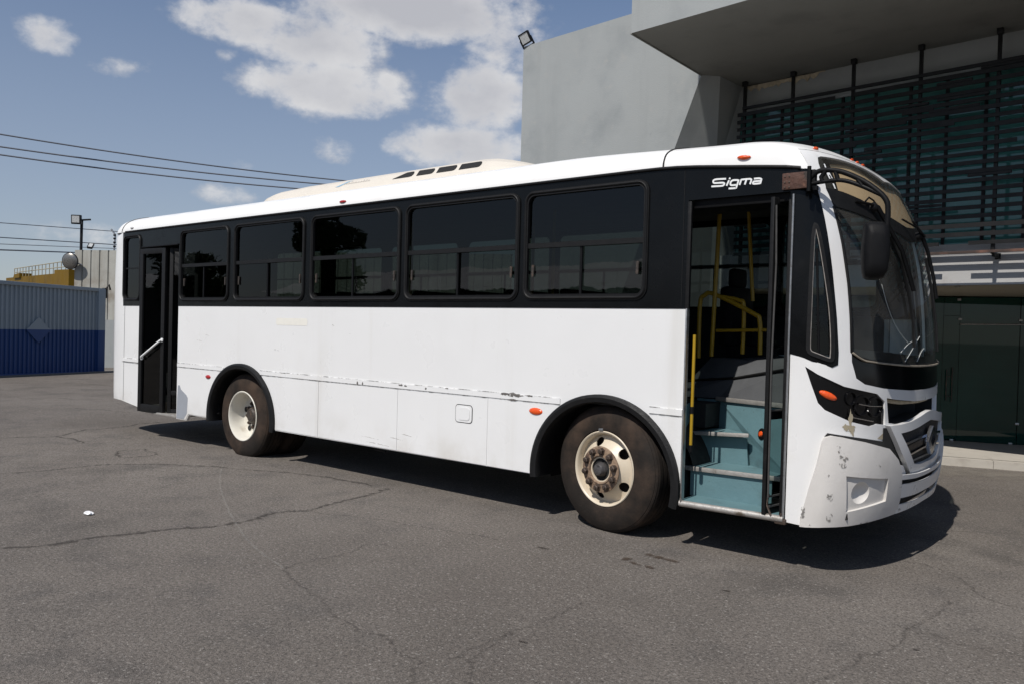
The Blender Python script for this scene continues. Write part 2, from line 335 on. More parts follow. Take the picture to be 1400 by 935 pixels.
def patch(name, outers, mapf, m, parent=None, holes=(), st=(.1, .1), off=0.0, thick=0.0, flip=False, smooth=35, sgrid=None):
    """fill outlines drawn on a curved surface: mapf(s, v, off) -> point"""
    V = []; F = []
    if outers and not isinstance(outers[0][0], (tuple, list)): outers = [outers]
    for outer in outers:
        O = densify(outer, st); loops = [O]
        bx = (min(p[0] for p in O), max(p[0] for p in O)); by = (min(p[1] for p in O), max(p[1] for p in O))
        for h in holes:
            cx = sum(p[0] for p in h) / len(h); cy = sum(p[1] for p in h) / len(h)
            if inpoly(cx, cy, O): loops.append(densify(h, st))
        pts = []; edges = []
        for lp in loops:
            n0 = len(pts); pts += [Vector(p) for p in lp]; edges += [(n0 + i, n0 + (i + 1) % len(lp)) for i in range(len(lp))]
        sg = [s for s in sgrid if bx[0] < s < bx[1]] if sgrid else gridlines(bx[0], bx[1], st[0])
        for s in sg:
            for v in gridlines(by[0], by[1], st[1]):
                if inpoly(s, v, O) and not any(inpoly(s, v, l) for l in loops[1:]): pts.append(Vector((s, v)))
        cv, ce, cf, *_ = delaunay_2d_cdt(pts, edges, [], 0, 1e-6)
        keep = []
        for f in cf:
            cx = sum(cv[i][0] for i in f) / 3; cy = sum(cv[i][1] for i in f) / 3
            if inpoly(cx, cy, O) and not any(inpoly(cx, cy, l) for l in loops[1:]): keep.append(list(f))
        n0 = len(V)
        used = sorted({i for f in keep for i in f}); ix = {i: n0 + k for k, i in enumerate(used)}
        V += [Vector(mapf(cv[i][0], cv[i][1], off)) for i in used]
        T = [[ix[i] for i in f] for f in keep]
        F += [t[::-1] for t in T] if flip else T
        if thick:
            cnt = {}
            for f in keep:
                for a, b in zip(f, f[1:] + f[:1]): cnt.setdefault((min(a, b), max(a, b)), []).append((a, b))
            low = {}
            for k, l in cnt.items():
                if len(l) == 1:
                    a, b = l[0]
                    for q in (a, b):
                        if q not in low: low[q] = len(V); V.append(Vector(mapf(cv[q][0], cv[q][1], off - thick)))
                    q = [ix[b], ix[a], low[a], low[b]]; F.append(q[::-1] if flip else q)
    return mesh(name, V, F, m, parent, smooth)
# ------------------------------------------------------------------ bus skin: S(s, v, off) is a point on it; s runs along the plan outline, v up the side
def _slopes(tab):
    n=len(tab);h=[tab[i+1][0]-tab[i][0] for i in range(n-1)];d=[(tab[i+1][1]-tab[i][1])/h[i] for i in range(n-1)]
    m=[d[0]]+[0 if d[i-1]*d[i]<=0 else (h[i-1]+h[i])*3/((2*h[i]+h[i-1])/d[i-1]+(h[i]+2*h[i-1])/d[i]) for i in range(1,n-1)]+[d[-1]]
    return m
_MC={}
def lerp(tab,v):
    """monotone cubic through the table"""
    if v<=tab[0][0]: return tab[0][1]
    if v>=tab[-1][0]: return tab[-1][1]
    m=_MC.get(id(tab))
    if m is None: m=_MC[id(tab)]=_slopes(tab)
    for i in range(len(tab)-1):
        if v<=tab[i+1][0]:
            h=tab[i+1][0]-tab[i][0];t=(v-tab[i][0])/h;t2=t*t;t3=t2*t
            return (2*t3-3*t2+1)*tab[i][1]+(t3-2*t2+t)*h*m[i]+(-2*t3+3*t2)*tab[i+1][1]+(t3-t2)*h*m[i+1]
def smt(t):
    t=min(1,max(0,t)); return t*t*(3-2*t)
T_Z=[(0,0),(1.5,1.5),(2.8,2.8),(2.85,2.85),(3.05,2.955),(3.25,3.035),(3.45,3.09),(3.65,3.15),(3.85,3.18)]
T_YI=[(0,0),(2.85,0),(3.05,.025),(3.25,.11),(3.45,.31),(3.65,.70),(3.85,1.25)]
T_XE=[(0,1.5),(2.2,1.5),(2.55,1.475),(2.85,1.385),(3.05,1.27),(3.25,1.13),(3.45,.9),(3.65,.5),(3.85,0.1)]
T_XC=[(0.25,1.98),(.5,2.03),(.9,2.07),(1.3,2.07),(1.5,2.055),(1.75,2.035),(2.0,2.0),(2.2,1.965),(2.4,1.915),(2.6,1.84),(2.75,1.765),(2.85,1.71),(3.05,1.60),(3.25,1.475),(3.45,1.33),(3.65,1.05),(3.85,0.1)]
T_RE=[(0,-8.25),(2.85,-8.25),(3.05,-8.22),(3.25,-8.12),(3.45,-7.95),(3.65,-7.6),(3.85,-7.)]
T_RC=[(0,-8.90),(.5,-8.95),(1.8,-9.0),(2.3,-8.98),(2.85,-8.90),(3.05,-8.80),(3.25,-8.65),(3.45,-8.4),(3.65,-8.0),(3.85,-7.)]
NF=2.4
def G(s,v,off=0.0):
    z=lerp(T_Z,v);yi=lerp(T_YI,v);xe=lerp(T_XE,v);xc=lerp(T_XC,v);re=lerp(T_RE,v);rc=lerp(T_RC,v)
    W=1.25-yi
    def straight(q):
        return q+(xe-1.5)*smt((q-.7)/.8)+(re+8.25)*smt((-7.4-q)/.85)
    if s<-8.25:
        u=min(2,-8.25-s);ph=u*math.pi/2;n=3.2
        c=math.cos(ph);sg=1 if c>=0 else -1
        x=re+(rc-re)*abs(math.sin(ph))**(2/n);y=1.25-W*sg*abs(c)**(2/n)
    elif s<=1.5: x=straight(s);y=yi
    elif s<3.5:
        ph=(s-1.5)*math.pi/2;c=math.cos(ph);sg=1 if c>=0 else -1
        x=xe+(xc-xe)*abs(math.sin(ph))**(2/NF);y=1.25-W*sg*abs(c)**(2/NF)
    else: x=straight(5-s);y=2.5-yi
    if v>2.85:
        k=min(1,(v-2.85)/.4); z-=k*.06*smt((x+.6)/1.9)
        if 1.5<s<3.5: z+=k*.03*math.sin((s-1.5)*math.pi/2)**2*(1-max(0,(v-3.45)/.4))
    return (x,y,z)
def N(s,v):
    e=.004
    a=G(s-e,v);b=G(s+e,v);c=G(s,v-e);d=G(s,v+e)
    p=[b[i]-a[i] for i in range(3)];q=[d[i]-c[i] for i in range(3)]
    n=(p[1]*q[2]-p[2]*q[1],p[2]*q[0]-p[0]*q[2],p[0]*q[1]-p[1]*q[0])
    L=math.sqrt(sum(k*k for k in n)) or 1
    return tuple(k/L for k in n)
def S(s,v,off):
    g=G(s,v)
    if not off: return g
    n=N(s,v); return tuple(g[i]+n[i]*off for i in range(3))
# ------------------------------------------------------------------ ground
def build_ground():
    m = mat('asphalt', (.170, .150, .131), .92, spec=.25, var=(.45, .16), grain=[(38, .20), (90, .30)],
            var2=[(.5, (.200, .180, .158), .46, .72), (2.2, (.118, .107, .097), .46, .76), (.9, (.100, .090, .080), .50, .72), (.25, (.128, .112, .097), .46, .66), (1.3, (.205, .183, .158), .60, .80), (60, (.085, .077, .070), .52, .66), (150, (.25, .232, .212), .60, .70)],
            speck=(110, (.26, .24, .215), .05), bump=[(14, .12, 5), (160, .6, 3)])
    V = []; F = []
    xs = [-400, -120, -60, -34, -27, -24, -21, -18, -14, -10, -8, -6, -4, -2, 0, 2, 4, 8, 14, 30, 60, 120, 400]
    ys = [-400, -120, -60, -30, -14, -8, -6, -4, -2, 0, 1, 2, 3, 4, 5, 6, 7, 8, 10, 14, 20, 30, 60, 120, 400]
    def gz(x, y): return -.045 * smt((-x - 3.5) / 4) + .075 * smt((-x - 12) / 8)
    for x in xs:
        for y in ys: V.append((x, y, gz(x, y)))
    n = len(ys)
    for i in range(len(xs) - 1):
        for j in range(n - 1): F.append([i * n + j, (i + 1) * n + j, (i + 1) * n + j + 1, i * n + j + 1])
    tag(mesh('ground', V, F, m, smooth=60), 'worn dark grey asphalt yard in front of the building', 'ground', kind='structure')
    return gz
gz = build_ground()
def ribbon(name, pts, w, m, label, z=.003, sub=10, jit=.02, seed=1):
    rnd = random.Random(seed); P = smooth_path([(x, y, 0) for x, y in pts], sub); V = []; F = []; fade = []
    dx = dy = 0
    for i, p in enumerate(P):
        t = (P[min(i + 1, len(P) - 1)] - P[max(i - 1, 0)]); t.z = 0; t.normalize(); nn = Vector((-t.y, t.x, 0))
        dx = dx * .7 + rnd.uniform(-jit, jit); c = p + nn * dx
        ww = w * rnd.uniform(.35, 1.7)
        for k, f in ((-2.6, -.42), (-.9, -.10), (-.25, .10), (.25, .10), (.9, -.10), (2.6, -.42)):
            q = c + nn * k * ww; V.append((q.x, q.y, gz(q.x, q.y) + z)); fade.append(f)
        if i:
            a = (i - 1) * 6; b = i * 6
            for k in range(5): F.append([a + k, a + k + 1, b + k + 1, b + k])
    o = mesh(name, V, F, m); at = o.data.attributes.new('fade', 'FLOAT', 'POINT'); at.data.foreach_set('value', fade)
    for p in o.data.polygons:
        if p.normal.z < 0: o.data.flip_normals(); break
    return tag(o, label, 'crack', kind='structure')
def blob(name, x, y, rx, ry, m, label, seed, z=.004):
    rnd = random.Random(seed); n = 28; V = [(x, y, gz(x, y) + z)]; fade = [.2]; F = []
    for ring, (k, f) in enumerate(((.6, .1), (1.25, -.4))):
        for i in range(n):
            a = i * 2 * math.pi / n; r = k * (1 + .35 * math.sin(2 * a + seed) * rnd.uniform(.4, 1) + rnd.uniform(-.15, .15))
            V.append((x + rx * r * math.cos(a), y + ry * r * math.sin(a), gz(x, y) + z)); fade.append(f)
    for i in range(n):
        F.append([0, 1 + i, 1 + (i + 1) % n]); F.append([1 + i, 1 + n + i, 1 + n + (i + 1) % n, 1 + (i + 1) % n])
    o = mesh(name, V, F, m); at = o.data.attributes.new('fade', 'FLOAT', 'POINT'); at.data.foreach_set('value', fade)
    return tag(o, label, 'stain', kind='structure')
MC = patchy('crack_tar', (.055, .049, .044), 17, .36, .68, .95, .55)
MC2 = patchy('fine_crack', (.070, .062, .056), 21, .40, .72, .95, .30)
MP = patchy('pale_scrape', (.33, .31, .28), 40, .40, .62, .95, .28)
MO = patchy('oil_stain', (.042, .034, .028), 14, .40, .70, .6, .65)
MO2 = patchy('brown_stain', (.07, .048, .034), 14, .40, .70, .8, .65)
CR = [
 ([(-4.2, -5.0), (-2.704, -3.371), (-2.55, -2.805), (-2.386, -2.336), (-2.226, -1.877), (-2.301, -1.561), (-2.31, -1.341), (-2.217, -1.184), (-2.259, -0.918), (-2.32, -0.534), (-2.37, -0.221), (-2.454, -0.052)], .034, MC),
 ([(-2.259, -1.228), (-1.906, -1.116), (-1.446, -0.955), (-1.023, -0.869), (-0.648, -0.764), (-0.363, -0.75)], .018, MC2),
 ([(-0.945, -2.293), (-0.979, -2.035), (-0.944, -1.813), (-1.018, -1.551), (-0.921, -1.426)], .018, MC2),
 ([(-0.987, -2.277), (-0.528, -2.453), (-0.332, -2.493), (0.018, -2.611), (0.391, -2.651), (0.61, -2.701), (0.74, -2.728), (0.872, -2.878), (1.0, -3.2)], .016, MC2),
 ([(-5.9, -2.8), (-5.809, -2.355), (-5.699, -1.907), (-5.682, -1.54), (-5.568, -1.193), (-5.118, -0.831), (-4.616, -0.589), (-3.95, -0.29), (-3.297, -0.112), (-2.649, -0.072)], .026, MC),
 ([(-6.498, -0.486), (-6.55, -0.738), (-6.435, -0.88), (-6.073, -0.98), (-5.951, -0.755), (-6.094, -0.571), (-6.498, -0.486)], .026, MC),
 ([(0.822, -2.6), (0.821, -2.107), (0.841, -1.942), (0.845, -1.745), (0.849, -1.533), (0.842, -1.408)], .016, MC2),
 ([(2.47, .15), (2.455, -0.209), (2.417, -0.56), (2.403, -0.957), (2.338, -1.175), (2.298, -1.502), (2.25, -1.9)], .020, MC2),
 ([(2.3, -.55), (2.585, -0.582), (2.797, -0.619), (2.953, -0.569), (3.4, -.5)], .018, MC2),
 ([(1.1, -3.0), (1.042, -2.72), (0.954, -2.585), (0.887, -2.472), (0.818, -2.282), (0.837, -2.127)], .018, MC2),
 ([(1.5, .75), (1.965, 0.877), (2.179, 0.897), (2.356, 0.829), (2.622, 0.399), (2.845, 0.336), (3.3, .3)], .016, MC2),
 ([(2.049, 2.169), (2.294, 2.331), (2.588, 2.509), (3.2, 2.9)], .018, MC2),
 ([(-9.0, -2.4), (-8.661, -1.421), (-8.552, -1.075), (-8.373, -0.809), (-8.633, -0.499), (-8.826, -0.256), (-8.831, 0.123), (-8.94, 0.47), (-9.083, 0.683), (-9.08, 1.044)], .03, MC), ([(-8.373, -0.809), (-7.941, -0.745), (-7.596, -0.786), (-7.376, -0.714), (-7.076, -0.579), (-6.841, -0.519)], .03, MC),
 ([(-12.2, -1.0), (-12.315, -0.226), (-12.602, 0.184), (-12.481, 0.577), (-12.284, 0.953), (-11.676, 1.093), (-11.129, 1.175), (-10.622, 1.264)], .045, MC2), ([(-18.3, .6), (-17.915, 1.607), (-17.279, 2.228), (-17.039, 3.017), (-16.048, 3.386)], .06, MC2),
]
CLAB = ['wide dark crack running across the left foreground asphalt', 'thin crack branching off the wide one towards the front wheel', 'short crack in the middle foreground asphalt', 'long hairline crack down the centre foreground', 'crack running from the left edge to under the bus skirt', 'looping round crack near the rear door', 'faint crack left of the oil stains', 'crack curving through the right foreground', 'faint crack at the right edge of the asphalt', 'short dark crack at the bottom middle', 'thin crack in front of the bumper shadow', 'thin crack beyond the nose of the bus', 'crack forking behind the rear corner of the bus', 'short branch of the forked crack leading to the looping one', 'far crack left of the rear corner', 'farthest faint crack in front of the gate']
for i, (pts, w, m) in enumerate(CR): ribbon('crack', pts, w, m, CLAB[i], seed=i + 3, z=.003 + .0006 * (i % 3))
ribbon('scrape_line', [(-5.008, -0.287), (-4.127, -0.87), (-3.082, -1.454), (-2.124, -1.908), (-1.488, -2.158), (-0.953, -2.301)], .012, MP, 'thin pale curved scrape line from the rear wheel into the foreground', z=.005, jit=.002)
ST = [(-0.044, -0.69, .06, .03, MO), (0.71, -0.3, .15, .05, MO2), (0.648, -0.55, .07, .04, MO2), (0.77, -0.562, .06, .03, MO2), (0.555, -0.493, .05, .05, MO2), (1.369, -0.666, .05, .02, MO), (0.957, -2.185, .03, .02, MO), (2.513, -0.866, .02, .015, MO)]
SL = ['small dark oil spot before the front wheel', 'largest brown oil stain below the front door', 'brown stain left of the largest one', 'small brown stain beneath the largest one', 'faint brown stain leftmost of the group below the door', 'thin dark spot in the middle foreground', 'tiny dark spot low in the left foreground', 'tiny dark spot in the right foreground']
for i, (x, y, a, b, m) in enumerate(ST): blob('oil_stain', x, y, a, b, m, SL[i], i + 1)
# crumpled paper
def litter():
    bm = bmesh.new(); bmesh.ops.create_icosphere(bm, subdivisions=2, radius=.03); rnd = random.Random(5)
    for v in bm.verts: v.co *= rnd.uniform(.6, 1.3); v.co.z = max(-.012, v.co.z * .45); v.co.x *= 1.3
    bm.verts.index_update(); V = [v.co + Vector((-3.31, -2.531, .014)) for v in bm.verts]; F = [[v.index for v in f.verts] for f in bm.faces]; bm.free()
    o = mesh('paper_scrap', V, F, mat('white_paper', (.8, .8, .8), .8, var=(30, .1))); tag(o, 'crumpled white paper scrap lying on the asphalt left of the bus', 'litter')
litter()
rs = random.Random(11); gravel = MB()
for _ in range(420):
    a = rs.uniform(0, 1); x = rs.uniform(-6, 3.4); y = rs.uniform(-4.6, .0); r = rs.uniform(.003, .009)
    bmv = [Vector((rs.uniform(-1, 1), rs.uniform(-1, 1), rs.uniform(0, .8))).normalized() * r for _ in range(6)]
    p0 = Vector((x, y, gz(x, y)))
    V = [p0 + Vector((r, 0, 0)), p0 + Vector((0, r * .8, 0)), p0 + Vector((-r * .9, 0, 0)), p0 + Vector((0, -r, 0)), p0 + Vector((rs.uniform(-.3, .3) * r, rs.uniform(-.3, .3) * r, r * .8))]
    gravel.add(V, [[0, 1, 4], [1, 2, 4], [2, 3, 4], [3, 0, 4]])
tag(gravel.build('loose_gravel', mat('gravel_grit', (.12, .11, .10), .9, var=(8, .4))), 'loose grit scattered over the asphalt', 'gravel', kind='stuff')

# ------------------------------------------------------------------ bus
BUS = thing('bus', 'white city bus with a black window band, parked with its front door open', 'bus', (-3.3, 1.25, 0))
XS = [x * .6 - 8.2 for x in range(17)]
SG = [-10.25 + .1 * i for i in range(20)] + [-8.2 + .55 * i for i in range(18)] + [1.5 + .045 * i for i in range(45)] + [3.6 + .55 * i for i in range(18)]
def Sm(s, v, off=0): return S(s, v, off)
def mir(P): return [(5 - s, v) for s, v in P][::-1]
def arc(cx, cz, rx, rz, a0, a1, n): return [(cx + rx * math.cos(R_(a0 + (a1 - a0) * i / n)), cz + rz * math.sin(R_(a0 + (a1 - a0) * i / n))) for i in range(n + 1)]
FA = arc(0, .44, .667, .638, 185.5, -10, 40)          # front arch, left to right
RA = arc(-5.16, .44, .69, .64, 185, -6, 40)
pilO = [(1.695, 2.93), (1.708, 2.755), (1.71, 2.68), (1.714, 2.6), (1.729, 2.3), (1.75, 2.06), (1.77, 1.73), (1.78, 1.51), (1.775, 1.43), (1.74, 1.412), (1.61, 1.45), (1.49, 1.49)]
R1 = [(-6.68, .305), (-6.42, .305), (-6.36, .385)] + RA + [(-4.46, .372)] + [(-.67, .378)] + FA + [(.70, .33), (.70, 1.79), (-6.68, 1.79)]
R0 = [(-10.25, .50), (-8.6, .44), (-8.25, .43), (-7.73, .37), (-7.73, 1.79), (-8.25, 1.79), (-8.26, 2.85), (-10.25, 2.85)]
FL = [(5 - s, v) for s, v in FA][::-1]; RL = [(5 - s, v) for s, v in RA][::-1]
Fp = [(1.49, .345), (1.62, .335), (1.9, .36), (2.5, .38), (3.1, .36), (3.4, .335)] + [(4.3, .335)] + FL + [(9.46, .372)] + RL + [(11.4, .39), (13.25, .43), (13.25, 1.79)] + [(3.51, 1.79), (3.235, 1.79)] + mir(pilO)[6:] + pilO
WS = [(1.822, 2.79), (1.797, 2.616), (1.82, 2.5), (1.85, 2.24), (1.868, 1.97), (1.872, 1.6), (1.872, 1.45), (1.90, 1.34), (1.96, 1.30), (2.1, 1.27), (2.34, 1.245), (2.5, 1.24)]
WT = [(2.5, 2.828), (2.42, 2.862), (2.34, 2.877), (2.22, 2.878), (2.095, 2.870), (1.977, 2.857), (1.88, 2.846), (1.842, 2.832)]
def close_sym(left, top=None):      # left outline from top to centre-bottom, then mirrored
    P = left + [(5 - s, v) for s, v in left[:-1]][::-1]
    return P
WSH = WS + [(5 - s, v) for s, v in WS[:-1]][::-1] + [(5 - s, v) for s, v in WT[1:]][::-1] + WT
HL = [(1.57, 1.41), (1.65, 1.117), (1.69, 1.108)]
HL = [(1.57, 1.41), (1.61, 1.29), (1.655, 1.17), (1.70, 1.125), (1.87, 1.05), (2.01, 1.015), (2.06, 1.03), (2.12, 1.02), (2.11, 1.18), (2.05, 1.235), (1.82, 1.285), (1.65, 1.36)]
BG = [(2.125, 1.205), (2.145, 1.03), (2.24, 1.012), (2.39, 1.022), (2.5, 1.04), (2.61, 1.022), (2.76, 1.012), (2.855, 1.03), (2.875, 1.205), (2.8, 1.19), (2.62, 1.165), (2.5, 1.16), (2.38, 1.165), (2.2, 1.19)]
body_o = patch('body', [R1, R0], Sm, M['white'], BUS, st=(.3, .12), thick=.035, sgrid=SG)
front = patch('front_cowl', [Fp], Sm, M['frontwhite'], BUS, holes=[WSH, HL, mir(HL), BG], st=(.06, .06), thick=.035, sgrid=SG)
# lower hinged skirt panels, a few millimetres proud
for a, b, lab in ((-4.40, -3.655, 'plain'), (-3.648, -2.396, 'scratched'), (-2.388, -1.216, 'with flap'), (-1.208, -.74, '')):
    P = [(a, .383), (b, .383), (b, .988), (a, .988)]
    if a == -4.40: P = [(-4.455, .383), (b, .383), (b, .988), (-4.72, .988)] + [(x, z) for x, z in arc(-5.16, .44, .70, .65, 52, -4, 14)]
    if b == -.74: P = [(a, .383), (-.685, .383)] + arc(0, .44, .685, .655, 184, 124, 14) + [(-.40, .988), (a, .988)]
    patch('skirt_panel', P, Sm, M['white'], BUS, st=(.3, .15), off=.005, thick=.006)
patch('skirt_panel', [(.42, .988)] + arc(0, .44, .685, .655, 50, -9, 14) + [(.697, .345), (.697, .988)], Sm, M['white'], BUS, st=(.3, .15), off=.005, thick=.006)
patch('skirt_panel', [(-6.67, .315), (-6.43, .315), (-6.37, .395), (-5.875, .395)] + arc(-5.16, .44, .705, .655, 184, 124, 14) + [(-6.67, .988)], Sm, M['white'], BUS, st=(.3, .15), off=.005, thick=.006)
seamm = patchy('broken_dark_seam', (.07, .066, .06), 9, .40, .62, .8, .85); chipm = patchy('chipped_paint', (.13, .12, .11), 26, .38, .47, .8, .9)
for a, b in ((-6.67, -5.55), (-4.76, -.42), (.42, .697), (-8.24, -7.735)):
    o = patch('rub_strip', [(a, .997), (b, .997), (b, 1.043), (a, 1.043)], Sm, M['white'], BUS, st=(.3, .1), off=.009, thick=.009)
    for z_ in (.990, 1.0425): patch('strip_seam', [(a, z_), (b, z_), (b, z_ + .0065), (a, z_ + .0065)], Sm, seamm, BUS, st=(.3, .1), off=.0105)
rnd = random.Random(12)
for cx_, w_, h_, z_ in ((-1.02, .05, .010, 1.040), (-.90, .09, .016, 1.038), (-.74, .04, .006, 1.042), (-.93, .05, .007, .995), (-2.35, .03, .008, 1.03), (-2.28, .02, .007, 1.028), (-3.0, .012, .018, 1.01), (-2.92, .010, .016, 1.01), (-2.0, .012, .010, 1.02), (-1.72, .02, .005, 1.04), (-4.3, .05, .004, 1.043), (-3.7, .04, .004, .995), (-1.4, .012, .010, 1.03)):
    patch('paint_chip', [(cx_ + w_ * (1 + .3 * rnd.uniform(-1, 1)) * math.cos(t), z_ + h_ * (1 + .4 * rnd.uniform(-1, 1)) * math.sin(t)) for t in [2 * math.pi * i / 18 for i in range(18)]], Sm, chipm, BUS, st=(.05, .05), off=.0112)
for x_, z_, l_ in ((-6.0, 1.43, .10), (-6.2, 1.36, .12), (-3.2, 1.52, .06), (-3.45, 1.60, .04), (-4.5, 1.30, .10), (-2.95, .47, .30), (-2.85, .42, .35), (-2.5, .50, .2), (-2.33, .55, .15)):
    patch('scratch', [(x_, z_), (x_ + l_, z_ - .012), (x_ + l_, z_ - .009), (x_ + .3 * l_, z_ + .004)], Sm, patchy('light_scratch', (.45, .43, .40), 14, .40, .62, .6, .7), BUS, st=(.1, .1), off=.0058)
# filler flap
fl = patch('filler_flap', rr(-1.60, .745, -1.40, .90, .03), Sm, M['white'], BUS, st=(.08, .08), off=.010, thick=.01)
patch('flap_seam', rr(-1.607, .738, -1.393, .907, .035), Sm, M['seamdark'], fl, holes=[rr(-1.6, .745, -1.40, .90, .03)], st=(.08, .08), off=.0065)
patch('flap_lid', rr(-1.568, .765, -1.425, .882, .03), Sm, M['white'], fl, st=(.08, .08), off=.014, thick=.004)
patch('grey_patch', [(-6.665, .318), (-6.48, .318), (-6.40, .40), (-6.385, .60), (-6.42, .635), (-6.56, .70), (-6.60, .755), (-6.64, .75), (-6.655, .60)], Sm, M['bluegrey'], BUS, st=(.2, .2), off=.0062, thick=.001)  # flat grey-blue area with a stepped outline, beside the rear door
patch('worn_decal', rr(-4.47, 1.58, -3.88, 1.66, .03), Sm, mat('yellowed_glue', (.76, .74, .67), .4, var=(12, .04)), BUS, st=(.3, .2), off=.0015)
# vertical seams at the rear corner
patch('corner_seam', [(-8.20, .44), (-8.192, .44), (-8.192, 1.78), (-8.20, 1.78)], Sm, M['seamdark'], BUS, st=(.2, .3), off=.0015)
patch('corner_seam', [(-8.19, .995), (-7.74, .985), (-7.74, .990), (-8.19, 1.0)], Sm, M['seamdark'], BUS, st=(.2, .3), off=.0105)
# ---- black window band with the windows
WIN = [(-8.25, -7.72, 1.86, 2.80), (-6.645, -5.47, 1.852, 2.79), (-5.36, -3.945, 1.852, 2.79), (-3.84, -2.40, 1.852, 2.79), (-2.337, -.897, 1.852, 2.79), (-.845, .37, 1.856, 2.785)]
QW = [(1.63, 2.35), (1.665, 2.33), (1.735, 1.90), (1.752, 1.65), (1.748, 1.50), (1.715, 1.455), (1.64, 1.475), (1.585, 1.50), (1.578, 1.58), (1.60, 2.22)]
def inset(P, d):
    out = []
    for i in range(len(P)):
        a = Vector(P[i - 1]); b = Vector(P[i]); c = Vector(P[(i + 1) % len(P)])
        n1 = (b - a).normalized(); n2 = (c - b).normalized(); n = Vector((-n1.y - n2.y, n1.x + n2.x)); n = n.normalized() / max(.4, math.sqrt((1 + n1.dot(n2)) / 2 + 1e-6))
        out.append((b.x + n.x * d, b.y + n.y * d))
    return out
QW = QW[::-1]
def chaikin(P, n=2):
    for _ in range(n):
        P = [q for i in range(len(P)) for q in (tuple(P[i][k] * .75 + P[(i + 1) % len(P)][k] * .25 for k in (0, 1)), tuple(P[i][k] * .25 + P[(i + 1) % len(P)][k] * .75 for k in (0, 1)))]
    return P
QW = chaikin([(1.625, 2.37), (1.595, 2.22), (1.572, 1.56), (1.58, 1.495), (1.64, 1.472), (1.735, 1.437), (1.757, 1.47), (1.756, 1.65), (1.738, 1.90), (1.675, 2.34), (1.655, 2.37)], 2)
VB = [(-9, 2.85), (.3, 2.848), (.47, 2.846), (.737, 2.829), (1.023, 2.805), (1.291, 2.782), (1.569, 2.751), (1.65, 2.742), (1.68, 2.742), (1.70, 2.93)]
def vb(s):
    if not -8.26 < s < 13.26: return 2.85
    q = s if s < 2.5 else 5 - s
    if q > 1.66: return 2.745 if q < 1.71 else 2.93
    return lerp(VB, q) 
bandR = [(-8.245, 1.79), (-7.72, 1.79), (-7.72, 2.60), (-6.685, 2.60), (-6.685, 1.79), (.70, 1.79), (.70, 2.59), (1.487, 2.59)] + [(1.487, 1.492)] + [(1.61, 1.447), (1.74, 1.409), (1.778, 1.428), (1.783, 1.51), (1.773, 1.73), (1.753, 2.06), (1.733, 2.3), (1.713, 2.6), (1.704, 2.70), (1.68, 2.742), (1.569, 2.751), (1.291, 2.782), (1.023, 2.805), (.737, 2.829), (.47, 2.846)] + [(-8.245, 2.85)]
holesR = [rr(a + .028, c + .028, b - .028, d - .028, .07) for a, b, c, d in WIN] + [inset(QW, .022)]
band = patch('window_band', [bandR], Sm, M['black'], BUS, holes=holesR, st=(.25, .15), off=.004, thick=.03, sgrid=SG)
WINL = [(-8.2, -6.9, 1.86, 2.80)] + WIN[1:]
bandL = [(5 - s, v) for s, v in [(-8.245, 1.79), (1.487, 1.79), (1.487, 1.492), (1.61, 1.447), (1.74, 1.409), (1.778, 1.428), (1.783, 1.51), (1.773, 1.73), (1.753, 2.06), (1.733, 2.3), (1.713, 2.6), (1.704, 2.70), (1.68, 2.742), (1.569, 2.751), (1.291, 2.782), (1.023, 2.805), (.737, 2.829), (.47, 2.846), (-8.245, 2.85)]][::-1]
holesL = [rr(5 - b + .028, c + .028, 5 - a - .028, d - .028, .07) for a, b, c, d in WINL + [(.43, 1.40, 1.856, 2.785)]]
patch('window_band', [bandL], Sm, M['black'], BUS, holes=holesL, st=(.25, .15), off=.004, thick=.03, sgrid=SG)
